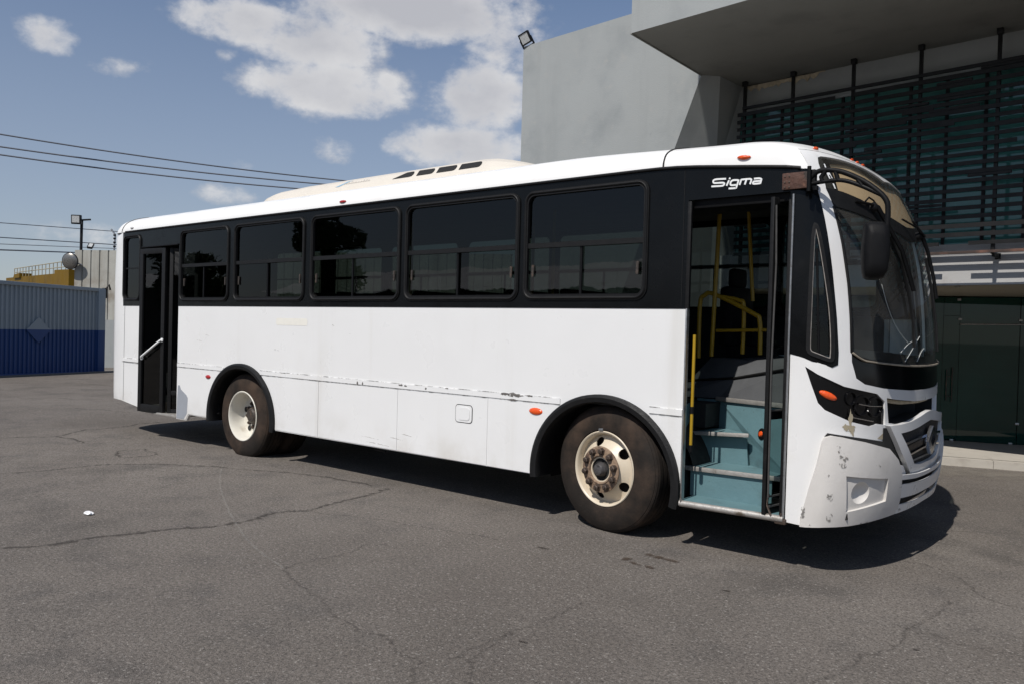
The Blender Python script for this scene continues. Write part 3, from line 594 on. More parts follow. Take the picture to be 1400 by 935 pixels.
def window(x0, x1, z0, z1, side=0, plain=False, label=None, gm=None):
    gm = gm or M['tglass']
    f = (lambda s, v, off=0: S(s, v, off)) if side == 0 else (lambda s, v, off=0: S(5 - s, v, off)); fl = side == 1
    w = patch('side_window', rr(x0, z0, x1, z1, .10, 6), f, M['rubber'], BUS, holes=[rr(x0 + .042, z0 + .042, x1 - .042, z1 - .042, .065, 6)], st=(.3, .3), off=.016, thick=.03, flip=fl)
    g = MB(); pth = rr(x0 + .018, z0 + .018, x1 - .018, z1 - .018, .085, 6); g.tube([f(s, v, .014) for s, v in pth + pth[:1]], .013, 6, caps=False); g.build('gasket', M['rubber'], w, 60)
    if label: w['label'] = label
    a, b, c, d = x0 + .03, x1 - .03, z0 + .03, z1 - .03
    if plain:
        patch('pane', rr(a, c, b, d, .06), f, gm, w, st=(.4, .4), off=-.014, flip=fl)
        patch('rail', [(a, 2.315), (b, 2.315), (b, 2.335), (a, 2.335)], f, M['rubber'], w, st=(.4, .4), off=-.006, thick=.02, flip=fl); return w
    zr = 2.318; zm = (x0 + x1) / 2 - .02
    patch('upper_pane', [(a, zr + .01), (b, zr + .01)] + rr(a, zr + .1, b, d, .06)[6:18], f, gm, w, st=(.4, .4), off=-.012, flip=fl)
    patch('rail', [(a, zr - .021), (b, zr - .021), (b, zr + .021), (a, zr + .021)], f, M['rubber'], w, st=(.4, .4), off=.008, thick=.03, flip=fl)
    patch('sliding_pane', rr(a, c, zm, zr - .01, .02), f, gm, w, st=(.4, .4), off=-.012, flip=fl)
    patch('sliding_pane', rr(zm, c, b, zr - .01, .02), f, gm, w, st=(.4, .4), off=-.022, flip=fl)
    patch('divider', [(zm - .011, c), (zm + .011, c), (zm + .011, zr - .01), (zm - .011, zr - .01)], f, M['plastic'], w, st=(.4, .4), off=-.004, thick=.016, flip=fl)
    if side == 0:
        for q in (a + .055, b - .075):
            patch('latch', rr(q, c + .17, q + .022, c + .27, .008, 3), f, M['hub'], w, st=(.1, .1), off=.004, thick=.014)
        patch('drain_rail', [(a + .04, c + .008), (b - .04, c + .008), (b - .04, c + .022), (a + .04, c + .022)], f, M['plastic'], w, st=(.3, .3), off=.0, thick=.012)
    return w
for i, (a, b, c, d) in enumerate(WIN): window(a, b, c, d, 0, plain=(i == 0))
for i, (a, b, c, d) in enumerate(WINL + [(.43, 1.40, 1.856, 2.785)]): window(a, b, c, d, 1, plain=(i == 0), gm=M['dglass'] if a > .4 else None)
qf = patch('quarter_window', QW, Sm, M['rubber'], BUS, holes=[inset(QW, .024)], st=(.05, .1), off=.013, thick=.03)
patch('pane', inset(QW, .018), Sm, M['dglass'], qf, st=(.05, .1), off=-.012)
qi = inset(QW, .026)
mbq = MB(); mbq.tube([S(s, v, .004) for s, v in qi + qi[:1]], .004, 6); mbq.build('trim', mat('weathered_seal', (.24, .22, .20), .7, var=(30, .4)), qf, 60)
mbq = MB(); mbq.tube([S(1.655, 1.50, -.008), S(1.648, 2.2, -.008)], .008, 6); mbq.build('divider', M['plastic'], qf, 60)
# drip rail, header seams
mb = MB(); mb.tube([S(s, vb(s) + .001, .008) for s in [-8.2 + .3 * i for i in range(29)] + [.3, .45, .6, .75, .9, 1.05, 1.2, 1.35, 1.5, 1.62]], .013, 8); mb.build('drip_rail', M['rubber'], BUS, 60)
mb = MB(); mb.tube([S(-7.70, 2.607, .012), S(-6.70, 2.607, .012)], .010, 6); mb.build('door_gutter', M['plastic'], BUS, 60)
patch('band_seam', [(.660, 1.80), (.665, 1.80), (.665, 2.83), (.660, 2.83)], Sm, M['rubber'], BUS, st=(.2, .3), off=.0065)
# ---- roof
def Rf(s, v, off=0): return S(s, v, off)
roof = patch('roof', [(-10.25, 2.85), (14.75, 2.85), (14.75, 3.82), (-10.25, 3.82)], lambda s, v, off=0: S(s if s <= 13.25 else s - 23.5, v, off) if s <= 13.25 else S(-10.25 - (s - 14.75) , v, off), M['roofwhite'], BUS, st=(.4, .05), smooth=60, sgrid=SG) if False else None
V = []; F = []; ss = [-10.25 + .05 * i for i in range(41)] + [-8.2 + .25 * i for i in range(39)] + [1.5 + .05 * i for i in range(4)] + [1.7085, 1.7115] + [1.75 + .05 * i for i in range(31)] + [3.2885, 3.2915] + [3.3 + .05 * i for i in range(5)] + [3.55 + .25 * i for i in range(39)]
vv = [2.85 + .05 * i for i in range(20)] + [3.84]
for s in ss:
    for v in vv: V.append(S(s, vb(s) if v == 2.85 else max(v, vb(s) + .002), .002 if v < 3.8 else .0))
nv = len(vv); ns = len(ss)
for i in range(ns):
    j = (i + 1) % ns
    for k in range(nv - 1): F.append([i * nv + k, j * nv + k, j * nv + k + 1, i * nv + k + 1])
roof = mesh('roof', V, F, M['roofwhite'], BUS, smooth=50)
mb = MB()
mb.tube([S(.478, v, .004) for v in [2.86 + .05 * i for i in range(14)]], .007, 6); mb.build('roof_seam', M['rubber'], roof, 60)
# white rear cap seam
mb = MB(); mb.tube([S(-8.27, v, .004) for v in [2.86 + .05 * i for i in range(12)]], .005, 6); mb.build('roof_seam', M['plastic'], roof, 60)
# marker lamps along the cornice
def lamp(name, s, v, w, h, m, off=.006, parent=None, rot=0.0):
    V = []; F = []; n = 18; rings = [(1.12, 0.0), (1.0, .006), (.85, .010), (.45, .014)]
    for k, d in rings:
        for i in range(n): a = i * 2 * math.pi / n; p_, q_ = w / 2 * k * math.cos(a), h / 2 * k * math.sin(a); V.append(S(s + p_ * math.cos(rot) - q_ * math.sin(rot), v + p_ * math.sin(rot) + q_ * math.cos(rot), off + d))
    V.append(S(s, v, off + .015))
    for r in range(len(rings) - 1):
        for i in range(n): F.append([r * n + i, r * n + (i + 1) % n, (r + 1) * n + (i + 1) % n, (r + 1) * n + i])
    for i in range(n): F.append([(len(rings) - 1) * n + i, (len(rings) - 1) * n + (i + 1) % n, len(V) - 1])
    return mesh(name, V, F, m, parent or BUS, 40)
lamp('marker_lamp', 1.20, 2.868, .115, .05, M['orange'])
lamp('marker_lamp', -3.32, 2.93, .10, .05, M['red'])
lamp('marker_lamp', -8.03, 2.93, .08, .05, M['clear'])
lamp('side_marker', -.672, .916, .13, .055, M['orange'], off=.006)
lamp('side_marker', -5.90, .905, .11, .045, M['red'], off=.006)
lamp('marker_lamp', 1.925, 2.985, .045, .032, M['orange'])
for s, v in ((2.30, 3.005), (2.345, 2.99), (2.39, 2.972)): lamp('marker_lamp', s, v, .028, .026, M['orange'], off=.001)
# ---- lettering on the header
def stroke(mb, pts, w, y=-.0045, d=.003):
    P = [Vector((a, 0, b)) for a, b in pts]
    if len(P) > 2: P = smooth_path(P, 5)
    L = []; Rr = []
    for i, p in enumerate(P):
        t = (P[min(i + 1, len(P) - 1)] - P[max(i - 1, 0)]).normalized(); n = Vector((-t.z, 0, t.x)); L.append(p + n * w / 2); Rr.append(p - n * w / 2)
    V = [Vector((q.x, y - d, q.z)) for q in L] + [Vector((q.x, y - d, q.z)) for q in Rr]; k = len(P)
    V += [Vector((q.x, y, q.z)) for q in L] + [Vector((q.x, y, q.z)) for q in Rr]
    F = []
    for i in range(k - 1):
        F.append([i, i + 1, k + i + 1, k + i]); F.append([i, 2 * k + i, 2 * k + i + 1, i + 1]); F.append([k + i + 1, 3 * k + i + 1, 3 * k + i, k + i])
    F.append([0, k, 3 * k, 2 * k]); F.append([k - 1, 3 * k - 1, 4 * k - 1, 2 * k - 1]); mb.add(V, F)
TX = dict(S=[(0.988, 2.721), (0.914, 2.724), (0.892, 2.718), (0.891, 2.705), (0.904, 2.698), (0.963, 2.695), (0.976, 2.687), (0.969, 2.676), (0.952, 2.673), (0.877, 2.676)], i=[(1.011, 2.708), (0.993, 2.670)], dot=[(1.0185, 2.7255), (1.014, 2.715)],
 g1=[(1.077, 2.703), (1.042, 2.705), (1.026, 2.696), (1.022, 2.681), (1.031, 2.671), (1.066, 2.670)], g2=[(1.084, 2.706), (1.069, 2.655), (1.059, 2.648), (1.010, 2.649)],
 m1=[(1.104, 2.706), (1.091, 2.667)], m2=[(1.103, 2.7035), (1.155, 2.703), (1.172, 2.701), (1.179, 2.694)], m3=[(1.142, 2.702), (1.130, 2.666)], m4=[(1.179, 2.695), (1.169, 2.665)],
 a1=[(1.196, 2.701), (1.232, 2.700), (1.248, 2.694), (1.249, 2.686), (1.242, 2.662)], a2=[(1.243, 2.665), (1.200, 2.665), (1.190, 2.670), (1.192, 2.678), (1.203, 2.682), (1.244, 2.681)])
for ch, keys in (('letter_s', 'S'), ('letter_i', ('i', 'dot')), ('letter_g', ('g1', 'g2')), ('letter_m', ('m1', 'm2', 'm3', 'm4')), ('letter_a', ('a1', 'a2'))):
    mb = MB()
    for k, kk in enumerate(keys if isinstance(keys, tuple) else (keys,)): stroke(mb, TX[kk], .0125, y=-.0045 - .0004 * k)
    mb.build(ch, M['decal'], BUS)
# ---- roof unit
ACX = [(-5.66, .0, .62), (-5.60, .06, .70), (-5.48, .12, .78), (-5.2, .155, .84), (-4.6, .17, .87), (-3.2, .175, .88), (-1.75, .178, .88), (-1.58, .165, .87), (-1.35, .11, .84), (-1.1, .04, .78), (-.95, -.01, .70)]
def acf(x, q, off=0):
    """q 0..1: near lower edge to the crown; 1..2 mirrored"""
    h = w = 0
    for (a, h0, w0), (b, h1, w1) in zip(ACX, ACX[1:]):
        if x <= b or b == ACX[-1][0]:
            t = min(1, max(0, (x - a) / (b - a))); h = h0 + (h1 - h0) * t; w = w0 + (w1 - w0) * t; break
    m = q if q <= 1 else 2 - q
    prof = [(0, 1.04, -.04), (.15, 1.015, .25), (.35, .95, .68), (.5, .86, .90), (.65, .70, 1.0), (1, 0, 1.06)]
    for (a, y0, z0), (b, y1, z1) in zip(prof, prof[1:]):
        if m <= b: t = (m - a) / (b - a); yy = y0 + (y1 - y0) * t; zz = z0 + (z1 - z0) * t; break
    y = 1.25 - w * yy if q <= 1 else 1.25 + w * yy
    base = 3.10
    return Vector((x, y - off * (1 if q < .5 else 0) , base + h * zz + off * (.5 if q < .6 else 1)))
xs = [ACX[0][0] + (ACX[-1][0] - ACX[0][0]) * i / 80 for i in range(81)]; qs = [i / 40 for i in range(81)]
V = [acf(x, q) for x in xs for q in qs]; n = len(qs)
F = [[i * n + j, (i + 1) * n + j, (i + 1) * n + j + 1, i * n + j + 1] for i in range(80) for j in range(n - 1)]
ac = mesh('roof_unit', V, F, M['ac'], BUS, 40)
for a, b, kind in ((-2.97, -2.66, 't'), (-2.60, -2.36, 'r'), (-2.31, -2.05, 'r'), (-2.0, -1.72, 'r')):
    if kind == 't': P = [(a, .19), (b - .05, .19), (b - .015, .205), (b, .25), (b, .31), (b - .015, .35), (b - .05, .365), (b - .12, .355), (a + .1, .275)]
    else: P = [(a, .19), (b - .04, .19), (b - .012, .205), (b, .25), (b, .31), (b - .012, .35), (b - .04, .365), (a, .365)]
    patch('vent', P, acf, M['seamdark'], ac, st=(.03, .03), off=.003)
patch('blue_slash', [(-3.93, .20), (-3.87, .20), (-3.68, .38), (-3.73, .38)], acf, M['bluedecal'], ac, st=(.05, .05), off=.003)
rnd = random.Random(3); x = -3.80
mbx = []
while x < -3.34:
    w = rnd.uniform(.02, .035); z0 = .25; z1 = .31 if rnd.random() < .7 else .335
    mbx += [[(x, z0), (x + .008, z0), (x + .016, z1), (x + .008, z1)], [(x + .01, z0 + .02), (x + w, z0 + .02), (x + w, z0 + .035), (x + .01, z0 + .035)]]; x += w + .014
patch('faded_script', mbx, acf, M['fadedtext'], ac, st=(.05, .05), off=.0035)
# ---- wheel arches
def arch(cx, cz, rx, rz, a0, a1, parent, lip):
    V = []; F = []; n = 44; prof = [(1.00, -.010), (1.00, .034), (.965, .046), (.91, .040), (.895, .02), (.895, -.03), (.93, -.30)]
    for i in range(n + 1):
        a = R_(a0 + (a1 - a0) * i / n)
        for k, y in prof: V.append((cx + rx * k * math.cos(a), -y, cz + rz * k * math.sin(a)))
    m = len(prof)
    for i in range(n):
        for j in range(m - 1): F.append([i * m + j, i * m + j + 1, (i + 1) * m + j + 1, (i + 1) * m + j])
    return mesh('wheel_arch', V, F, M['rubber'], parent, 35)
arch(0, .44, .70, .668, 187, -12, BUS, 1); arch(-5.16, .44, .72, .668, 188, -8, BUS, 1)
# inner arch shells so nothing shows through
for cx in (0, -5.16):
    V = []; F = []; n = 30
    for i in range(n + 1):
        a = R_(190 - 200 * i / n)
        for y in (.25, .95): V.append((cx + .69 * math.cos(a), y, .44 + .64 * math.sin(a)))
    for i in range(n): F.append([2 * i, 2 * i + 1, 2 * i + 3, 2 * i + 2])
    for i in range(n): pass
    mesh('arch_liner', V, F, M['under'], BUS, 40)
# ---- wheels
def wheel(x, y, z, steer, front, label, far=False):
    mt = Matrix.Translation((x, y, z)) @ Matrix.Rotation(R_(steer), 4, 'Z') @ Matrix.Rotation(R_(90 if not far else -90), 4, 'X')   # local z -> outward
    tp = [(.292, -.02), (.300, .0), (.315, .012), (.36, .018), (.42, .016), (.462, .004), (.485, -.010), (.489, -.012), (.490, -.017), (.497, -.019), (.503, -.026), (.506, -.028), (.5065, -.034)]
    tread = []
    zz = -.045
    for g in range(5):
        tread += [(.514, zz), (.516, zz - .030), (.516, zz - .036), (.506, zz - .038), (.506, zz - .047)] if g < 4 else [(.514, zz), (.512, zz - .02), (.49, zz - .045)]
        zz -= .049
    tp = tp + tread + [(.42, -.28), (.30, -.26)]
    mb = MB(); mb.lathe(tp, 96, mt)
    W = mb.build('wheel', M['tyre'], BUS, 30)
    if label: W['label'] = label
    rimm = M['rim'] if front else M['rim2']
    if front:
        mb = MB(); mb.lathe([(.296, -.02), (.300, .002), (.304, .010), (.298, .016), (.288, .012), (.280, .0), (.274, -.03), (.270, -.05), (.262, -.052)], 96, mt); mb.build('rim', rimm, W, 40)
        def disc(a, b, off=0):
            r = math.hypot(a, b); t = min(1, max(0, (r - .12) / .15)); h = .046 - .094 * smt(t) ** 1.0
            return mt @ Vector((a, b, h + off))
        circ = [(.27 * math.cos(2 * math.pi * i / 64), .27 * math.sin(2 * math.pi * i / 64)) for i in range(64)]
        hol = []
        for k in range(5):
            a0 = R_(36 + 72 * k + 2); c = (.222 * math.cos(a0), .222 * math.sin(a0))
            hol.append([(c[0] + .036 * math.cos(t) * math.cos(a0) - .044 * math.sin(t) * math.sin(a0), c[1] + .036 * math.cos(t) * math.sin(a0) + .044 * math.sin(t) * math.cos(a0)) for t in [2 * math.pi * i / 20 for i in range(20)]])
        cen = [(.09 * math.cos(2 * math.pi * i / 32), .09 * math.sin(2 * math.pi * i / 32)) for i in range(32)]
        patch('rim_disc', circ, disc, rimm, W, holes=hol + [cen], st=(.03, .03), thick=.012)
        back = MB(); back.lathe([(.0, -.10), (.27, -.10), (.275, -.05)], 40, mt); back.build('brake_drum', M['hub'], W, 40)
        hb = MB(); hb.lathe([(.186, .046), (.184, .052), (.176, .055), (.130, .056), (.112, .060), (.116, .064), (.108, .064), (.102, .056), (.098, .030), (.050, .026)], 40, mt); hub_ = hb.build('hub', M['rustyhub'], W, 35)
        hb = MB(); hb.lathe([(.100, .0295), (.0, .0295)], 32, mt); hb.build('hub_cavity', M['seamdark'], hub_)
        hb = MB(); hb.lathe([(.058, .03), (.056, .050), (.050, .060), (.046, .078), (.040, .086), (.030, .088), (.0, .089)], 28, mt); hb.build('hub_cap', M['hubcap'], hub_, 35)
        nr, nh, hb0 = .117, .030, .058
        for k in range(10):
            a = 2 * math.pi * k / 10 + .2; c = Vector((.148 * math.cos(a), .148 * math.sin(a), 0)); nm = MB()
            nm.lathe([(.030, .050), (.030, .062), (.024, .063), (.024, .086), (.018, .090), (.013, .091), (.013, .098), (.0, .099)], 6, mt @ Matrix.Translation(c) @ Matrix.Rotation(a, 4, 'Z')); nm.build('lug_nut', M['nut'], W, 30)
        if True:
            wt_ = MB(); a = R_(96); wt_.box((-.022, -.010, .0), (.022, .010, .012), mt @ Matrix.Translation((.314 * math.cos(a), .314 * math.sin(a), .010)) @ Matrix.Rotation(a + math.pi / 2, 4, 'Z'), .003); wt_.build('balance_weight', M['steel'], W, 40)
    else:
        mb = MB(); mb.lathe([(.296, -.02), (.300, .002), (.305, .010), (.298, .016), (.288, .012), (.278, -.006), (.270, -.04), (.262, -.10), (.254, -.15), (.244, -.165), (.20, -.172), (.13, -.172)], 96, mt); mb.build('rim', rimm, W, 30)
        hb = MB(); hb.lathe([(.125, -.17), (.125, -.15), (.10, -.145), (.092, -.11), (.07, -.095), (.04, -.093), (0, -.092)], 40, mt); hb.build('hub', M['hub'], W, 30)
        nm = MB()
        for k in range(5):
            a = 2 * math.pi * k / 5 + .35; q = MB()
            q.lathe([(.0, -.1625), (.034, -.1625)], 20, mt @ Matrix.Translation((.203 * math.cos(a), .203 * math.sin(a), 0))); q.build('hand_hole', M['seamdark'], W)
        for k in range(10):
            a = 2 * math.pi * k / 10 + .1; nm = MB()
            nm.lathe([(.026, -.172), (.026, -.15), (.018, -.148), (.014, -.135), (0, -.134)], 6, mt @ Matrix.Translation((.150 * math.cos(a), .150 * math.sin(a), 0)) @ Matrix.Rotation(a, 4, 'Z')); nm.build('lug_nut', M['nut'], W, 30)
    return W
wheel(0, .045, .508, -7, True, 'front wheel with a cream rim and rusty nuts')
wheel(-5.215, .07, .465, 0, False, 'deep dished pale rear wheel')
wheel(-5.215, .42, .465, 0, False, None)
wheel(0, 2.455, .508, -7, True, None, True); wheel(-5.215, 2.43, .465, 0, False, None, True)
# ---- floor, chassis
mb = MB()
for a, b in (((-8.45, .10, .86), (-7.72, 2.40, 1.05)), ((-7.72, .78, .86), (-6.66, 2.40, 1.05)), ((-6.66, .06, .86), (-5.95, 2.44, 1.05)), ((-5.95, .55, .86), (-4.4, 1.95, 1.05)), ((-4.4, .06, .86), (-.70, 2.44, 1.05)), ((-.7, .55, .86), (.62, 1.95, 1.05)), ((.62, .86, .86), (1.6, 2.40, 1.05))): mb.box(a, b)
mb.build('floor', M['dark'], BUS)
mb = MB()
for y in (.82, 1.60): mb.box((-8.2, y, .56), (1.5, y + .09, .84))
mb.box((-5.33, .45, .38), (-5.1, 2.05, .60), bev=.05); mb.box((-.08, .35, .40), (.08, 2.15, .54), bev=.03)
mb.box((-3.3, .35, .42), (-2.2, .75, .82), bev=.04); mb.box((-4.2, 1.75, .42), (-3.1, 2.3, .84), bev=.05); mb.box((-1.9, 1.75, .45), (-1.0, 2.2, .84), bev=.05)
mb.tube([(-5.2, 1.25, .5), (-.4, 1.25, .72)], .06, 10); mb.tube([(-3.0, .25, .46), (-3.0, .25, .30), (-2.8, .22, .30)], .012, 6); mb.tube([(-1.95, .35, .46), (-1.95, .35, .33), (-1.8, .33, .33)], .015, 6)
mb.tube([(-8.0, 1.9, .5), (-6.2, 1.9, .5), (-6.0, 1.9, .6)], .05, 10); mb.box((-8.35, .3, .50), (-6.8, 2.2, .84), bev=.04)
mb.box((1.42, .12, .40), (1.86, 2.38, .44)); mb.box((.75, .5, .40), (1.5, 2.4, .44)); mb.build('chassis', M['under'], BUS, 40)  # nose underside plates added to stop sun leaking in behind the bumper
# mud flap behind the rear wheel bracket
mb = MB(); mb.tube([(-5.86, .05, .62), (-5.80, .10, .50), (-5.86, .05, .44)], .012, 6); mb.tube([(-5.90, .08, .52), (-5.76, .08, .56)], .012, 6); mb.tube([(-5.90, .08, .42), (-5.76, .08, .45)], .014, 6); mb.build('arch_bracket', M['plastic'], BUS, 50)
# ---- interior linings
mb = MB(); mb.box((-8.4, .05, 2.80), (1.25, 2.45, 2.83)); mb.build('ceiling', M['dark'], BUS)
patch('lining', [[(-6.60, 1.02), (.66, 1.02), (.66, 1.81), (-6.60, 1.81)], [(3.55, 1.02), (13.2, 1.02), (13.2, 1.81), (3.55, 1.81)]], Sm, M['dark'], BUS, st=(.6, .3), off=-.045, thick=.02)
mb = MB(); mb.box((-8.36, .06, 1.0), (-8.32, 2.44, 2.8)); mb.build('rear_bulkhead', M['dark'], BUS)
# ---- front steps
ST = Matrix.Identity(4)
mb = MB(); mb.box((.70, .015, .345), (1.50, .42, .375)); bot = mb.build('door_step', M['step'], BUS)
mb = MB(); mb.tube([(.70, -.005, .350), (1.48, -.005, .362)], .024, 12); mb.build('step_edge', M['sill'], bot, 60)
mb = MB(); mb.prism([(.66, .235, .37), (1.30, .235, .37), (1.30, .235, .57), (.66, .235, .57)], (0, .02, 0)); mb.prism([(.60, .24, .57), (1.38, .24, .585), (1.38, .62, .585), (.60, .70, .57)], (0, 0, .02)); t1 = mb.build('door_step', M['step'], BUS)
mb = MB(); mb.bar((.60, .222, .578), (1.38, .222, .592), .022, .034, bev=.006); mb.build('step_edge', M['sill'], t1, 40)
mb = MB(); mb.prism([(.50, .565, .585), (.98, .565, .585), (.96, .565, .81), (.50, .565, .80)], (0, .02, 0))
mb.prism([(.40, .50, .80), (1.01, .50, .835), (.66, .80, .825), (.40, .80, .80)], (0, 0, .018)); t2 = mb.build('door_step', M['step'], BUS)
mb = MB(); mb.bar((.40, .492, .808), (1.01, .492, .843), .020, .030, bev=.006); mb.build('step_edge', M['sill'], t2, 40)
# angled side wall of the stairwell and riser up to the floor
mb = MB(); mb.poly([(.96, .62, .58), (1.40, .30, .60), (1.40, .40, 1.09), (.60, .83, 1.07), (.62, .80, .83), (.94, .62, .80)])
mb.poly([(1.40, .30, .37), (1.42, .86, .37), (1.42, .86, 1.09), (1.40, .40, 1.09), (1.40, .30, .60)])
mb.poly([(.60, .83, .80), (.60, .83, 1.07), (.40, .84, 1.07), (.40, .84, .80)]); mb.poly([(.62, .03, .36), (.62, .86, .36), (.40, .86, 1.05), (.62, .03, 1.05)])
mb.build('stairwell', M['step'], BUS)
mb = MB(); mb.bar((.58, .822, 1.078), (1.395, .39, 1.098), .02, .035, bev=.006); mb.build('floor_edge', M['sill'], BUS, 40)
mb = MB(); c = Vector((1.105, .515, .862)); nrm = Vector((-.59, -.80, .12)).normalized(); mt = Matrix.Translation(c) @ nrm.to_track_quat('Z', 'Y').to_matrix().to_4x4()
mb.lathe([(.045, .003), (.044, .010), (.03, .016), (.022, .012)], 20, mt); k_ = mb.build('step_lamp', M['plastic'], BUS, 40)
mb = MB(); mb.lathe([(.022, .012), (.018, .022), (0, .026)], 16, mt); mb.build('bulb', M['orange'], k_, 40)
# engine cover hump
hp = [(1.42, .40, 1.10), (.60, .84, 1.08), (.10, .95, 1.06), (.05, 2.0, 1.06), (1.42, 2.0, 1.06)]
lo = [Vector(p) for p in hp]; up = [Vector(p) for p in ((1.36, .55, 1.40), (.72, .90, 1.26), (.20, 1.10, 1.20), (.15, 1.9, 1.22), (1.36, 1.9, 1.42))]
tp = [Vector(p) for p in ((1.34, .68, 1.45), (.78, .98, 1.40), (.34, 1.2, 1.40), (.3, 1.8, 1.40), (1.34, 1.8, 1.46))]
mb = MB(); mb.add(lo + up + tp, [[i, (i + 1) % 5, 5 + (i + 1) % 5, 5 + i][::-1] for i in range(5)] + [[5 + i, 5 + (i + 1) % 5, 10 + (i + 1) % 5, 10 + i][::-1] for i in range(5)] + [[10, 11, 12, 13, 14][::-1]])
hump = mb.build('engine_cover', M['hump'], BUS)
mb = MB(); mb.tube([(1.38, .50, 1.385), (.72, .885, 1.255), (.19, 1.08, 1.195)], .012, 6); mb.build('edge_trim', M['rubber'], hump, 50)
# handrails
Y = M['yellow']
mb = MB(); mb.tube(smooth_path([(.32, 1.0, 1.40), (.32, 1.0, 1.86), (.36, 1.0, 1.94), (.45, 1.0, 1.95), (.80, 1.0, 1.79), (.86, 1.0, 1.72), (.87, 1.0, 1.45)], 6), .019, 10); mb.build('handrail', Y, BUS, 60)
mb = MB(); mb.tube(smooth_path([(.50, 1.02, 1.93), (.66, 1.02, 1.90), (.71, 1.02, 1.84), (.71, 1.02, 1.45)], 6), .018, 10); mb.build('handrail', Y, BUS, 60)
mb = MB(); mb.tube([(.45, .98, 1.42), (.49, .98, 2.78)], .018, 10); mb.build('handrail', Y, BUS, 60)
mb = MB(); mb.tube([(.69, 1.25, 1.9), (.62, 1.25, 2.76), (.49, .98, 2.74)], .016, 10); mb.build('handrail', Y, BUS, 60)
mb = MB(); mb.tube([(.48, 1.0, 1.64), (.92, 1.0, 1.655)], .014, 8); mb.build('handrail', Y, BUS, 60)
mb = MB(); mb.tube([(.757, .03, .74), (.762, .03, 1.60)], .012, 10); hr = mb.build('handrail', Y, BUS, 60)
mb = MB()
for z in (.735, 1.02): mb.tube([(.758, .03, z), (.758, .03, z + .05)], .016, 10)
mb.build('rail_bracket', M['plastic'], hr, 50)
for dx, y in ((-1.2, .9), (-3.2, .9), (-2.0, 1.6)):
    mb = MB(); mb.tube([(dx, y, 1.06), (dx, y, 2.78)], .017, 8); mb.build('grab_pole', Y, BUS, 60)
# driver seat, steering wheel, dashboard
mb = MB(); mb.box((.35, 1.45, 1.10), (.85, 1.95, 1.52), bev=.06); mb.box((.28, 1.45, 1.50), (.42, 1.95, 2.05), bev=.05); mb.box((.30, 1.58, 2.04), (.40, 1.82, 2.22), bev=.04); mb.build('driver_seat', M['plastic'], BUS, 40)
mtw = Matrix.Translation((1.15, 1.72, 1.72)) @ Matrix.Rotation(R_(-28), 4, 'Y')
mb = MB(); ring = [mtw @ Vector((.23 * math.cos(a), .23 * math.sin(a), 0)) for a in [2 * math.pi * i / 32 for i in range(33)]]; mb.tube(ring, .015, 8, caps=False)
for a in (0, 2.1, 4.2): mb.tube([mtw @ Vector((0, 0, -.03)), mtw @ Vector((.23 * math.cos(a), .23 * math.sin(a), 0))], .012, 6)
mb.tube([mtw @ Vector((0, 0, 0)), mtw @ Vector((0, 0, -.45))], .03, 8); mb.build('steering_wheel', M['plastic'], BUS, 50)
patch('dashboard', [(1.90, 1.27), (3.10, 1.27), (3.10, 1.50), (1.90, 1.50)], lambda s, v, off=0: Vector(S(s, 1.42, 0)) + Vector((-.10 - (v - 1.27) * 1.9, 0, (v - 1.40) * .35 + (.02 if v > 1.4 else 0))), M['grey'], BUS, st=(.05, .05), off=0, smooth=50)
mb = MB(); mb.box((1.30, .35, 1.0), (1.62, 2.2, 1.36), bev=.05); mb.build('dash_base', M['hump'], BUS, 40)
mb = MB(); mb.box((-8.2, .5, 1.06), (-8.0, 2.4, 1.9), bev=.05)
for i in range(10):
    x = -6.0 + i * .75
    if -1 < x: continue
    mb.box((x, 1.5, 1.42), (x + .42, 2.38, 1.52), bev=.03); mb.box((x - .06, 1.5, 1.5), (x + .02, 2.38, 2.05), bev=.03)
mb.build('passenger_seats', M['plastic'], BUS, 40)
# ---- front door leaf, folded inwards
def leaf(name, p, q, z0, z1, fw, mid, panes, gm, th=.035):
    p = Vector((p[0], p[1], 0)); q = Vector((q[0], q[1], 0)); d = (q - p); L = d.length; d.normalize(); n = Vector((d.y, -d.x, 0))
    mt = Matrix(((d.x, n.x, 0, p.x), (d.y, n.y, 0, p.y), (0, 0, 1, 0), (0, 0, 0, 1)))
    mb = MB(); mb.box((0, -th / 2, z0), (fw, th / 2, z1), mt, .006); mb.box((L - fw, -th / 2, z0), (L, th / 2, z1), mt, .006)
    mb.box((fw, -th / 2, z1 - fw), (L - fw, th / 2, z1), mt, .004); mb.box((fw, -th / 2, z0), (L - fw, th / 2, z0 + fw * 1.4), mt, .004)
    for m_ in mid: mb.box((fw, -th / 2 + .002, m_ - .03), (L - fw, th / 2 - .002, m_ + .03), mt, .004)
    o = mb.build(name, M['rubber'], BUS, 40)
    g = MB(); zs = [z0 + fw * 1.4] + list(mid) + [z1 - fw]
    for a, b in zip(zs, zs[1:]):
        g = MB(); g.poly([mt @ Vector((fw, 0, a)), mt @ Vector((L - fw, 0, a)), mt @ Vector((L - fw, 0, b)), mt @ Vector((fw, 0, b))]); g.build('pane', gm, o)
    return o, mt, L
fd, mt, L = leaf('front_door_leaf', (1.345, -.03), (1.415, .36), .375, 2.56, .045, (1.06,), 1, M['dglass'], .03)
mb = MB(); mb.bar(mt @ Vector((.02, .02, .43)), mt @ Vector((L, .02, .43)), .008, .012); mb.bar(mt @ Vector((.02, .02, .50)), mt @ Vector((L, .02, .50)), .008, .012); mb.bar(mt @ Vector((.02, .02, 1.095)), mt @ Vector((L, .02, 1.095)), .008, .01); mb.build('kick_strip', M['steel'], fd)
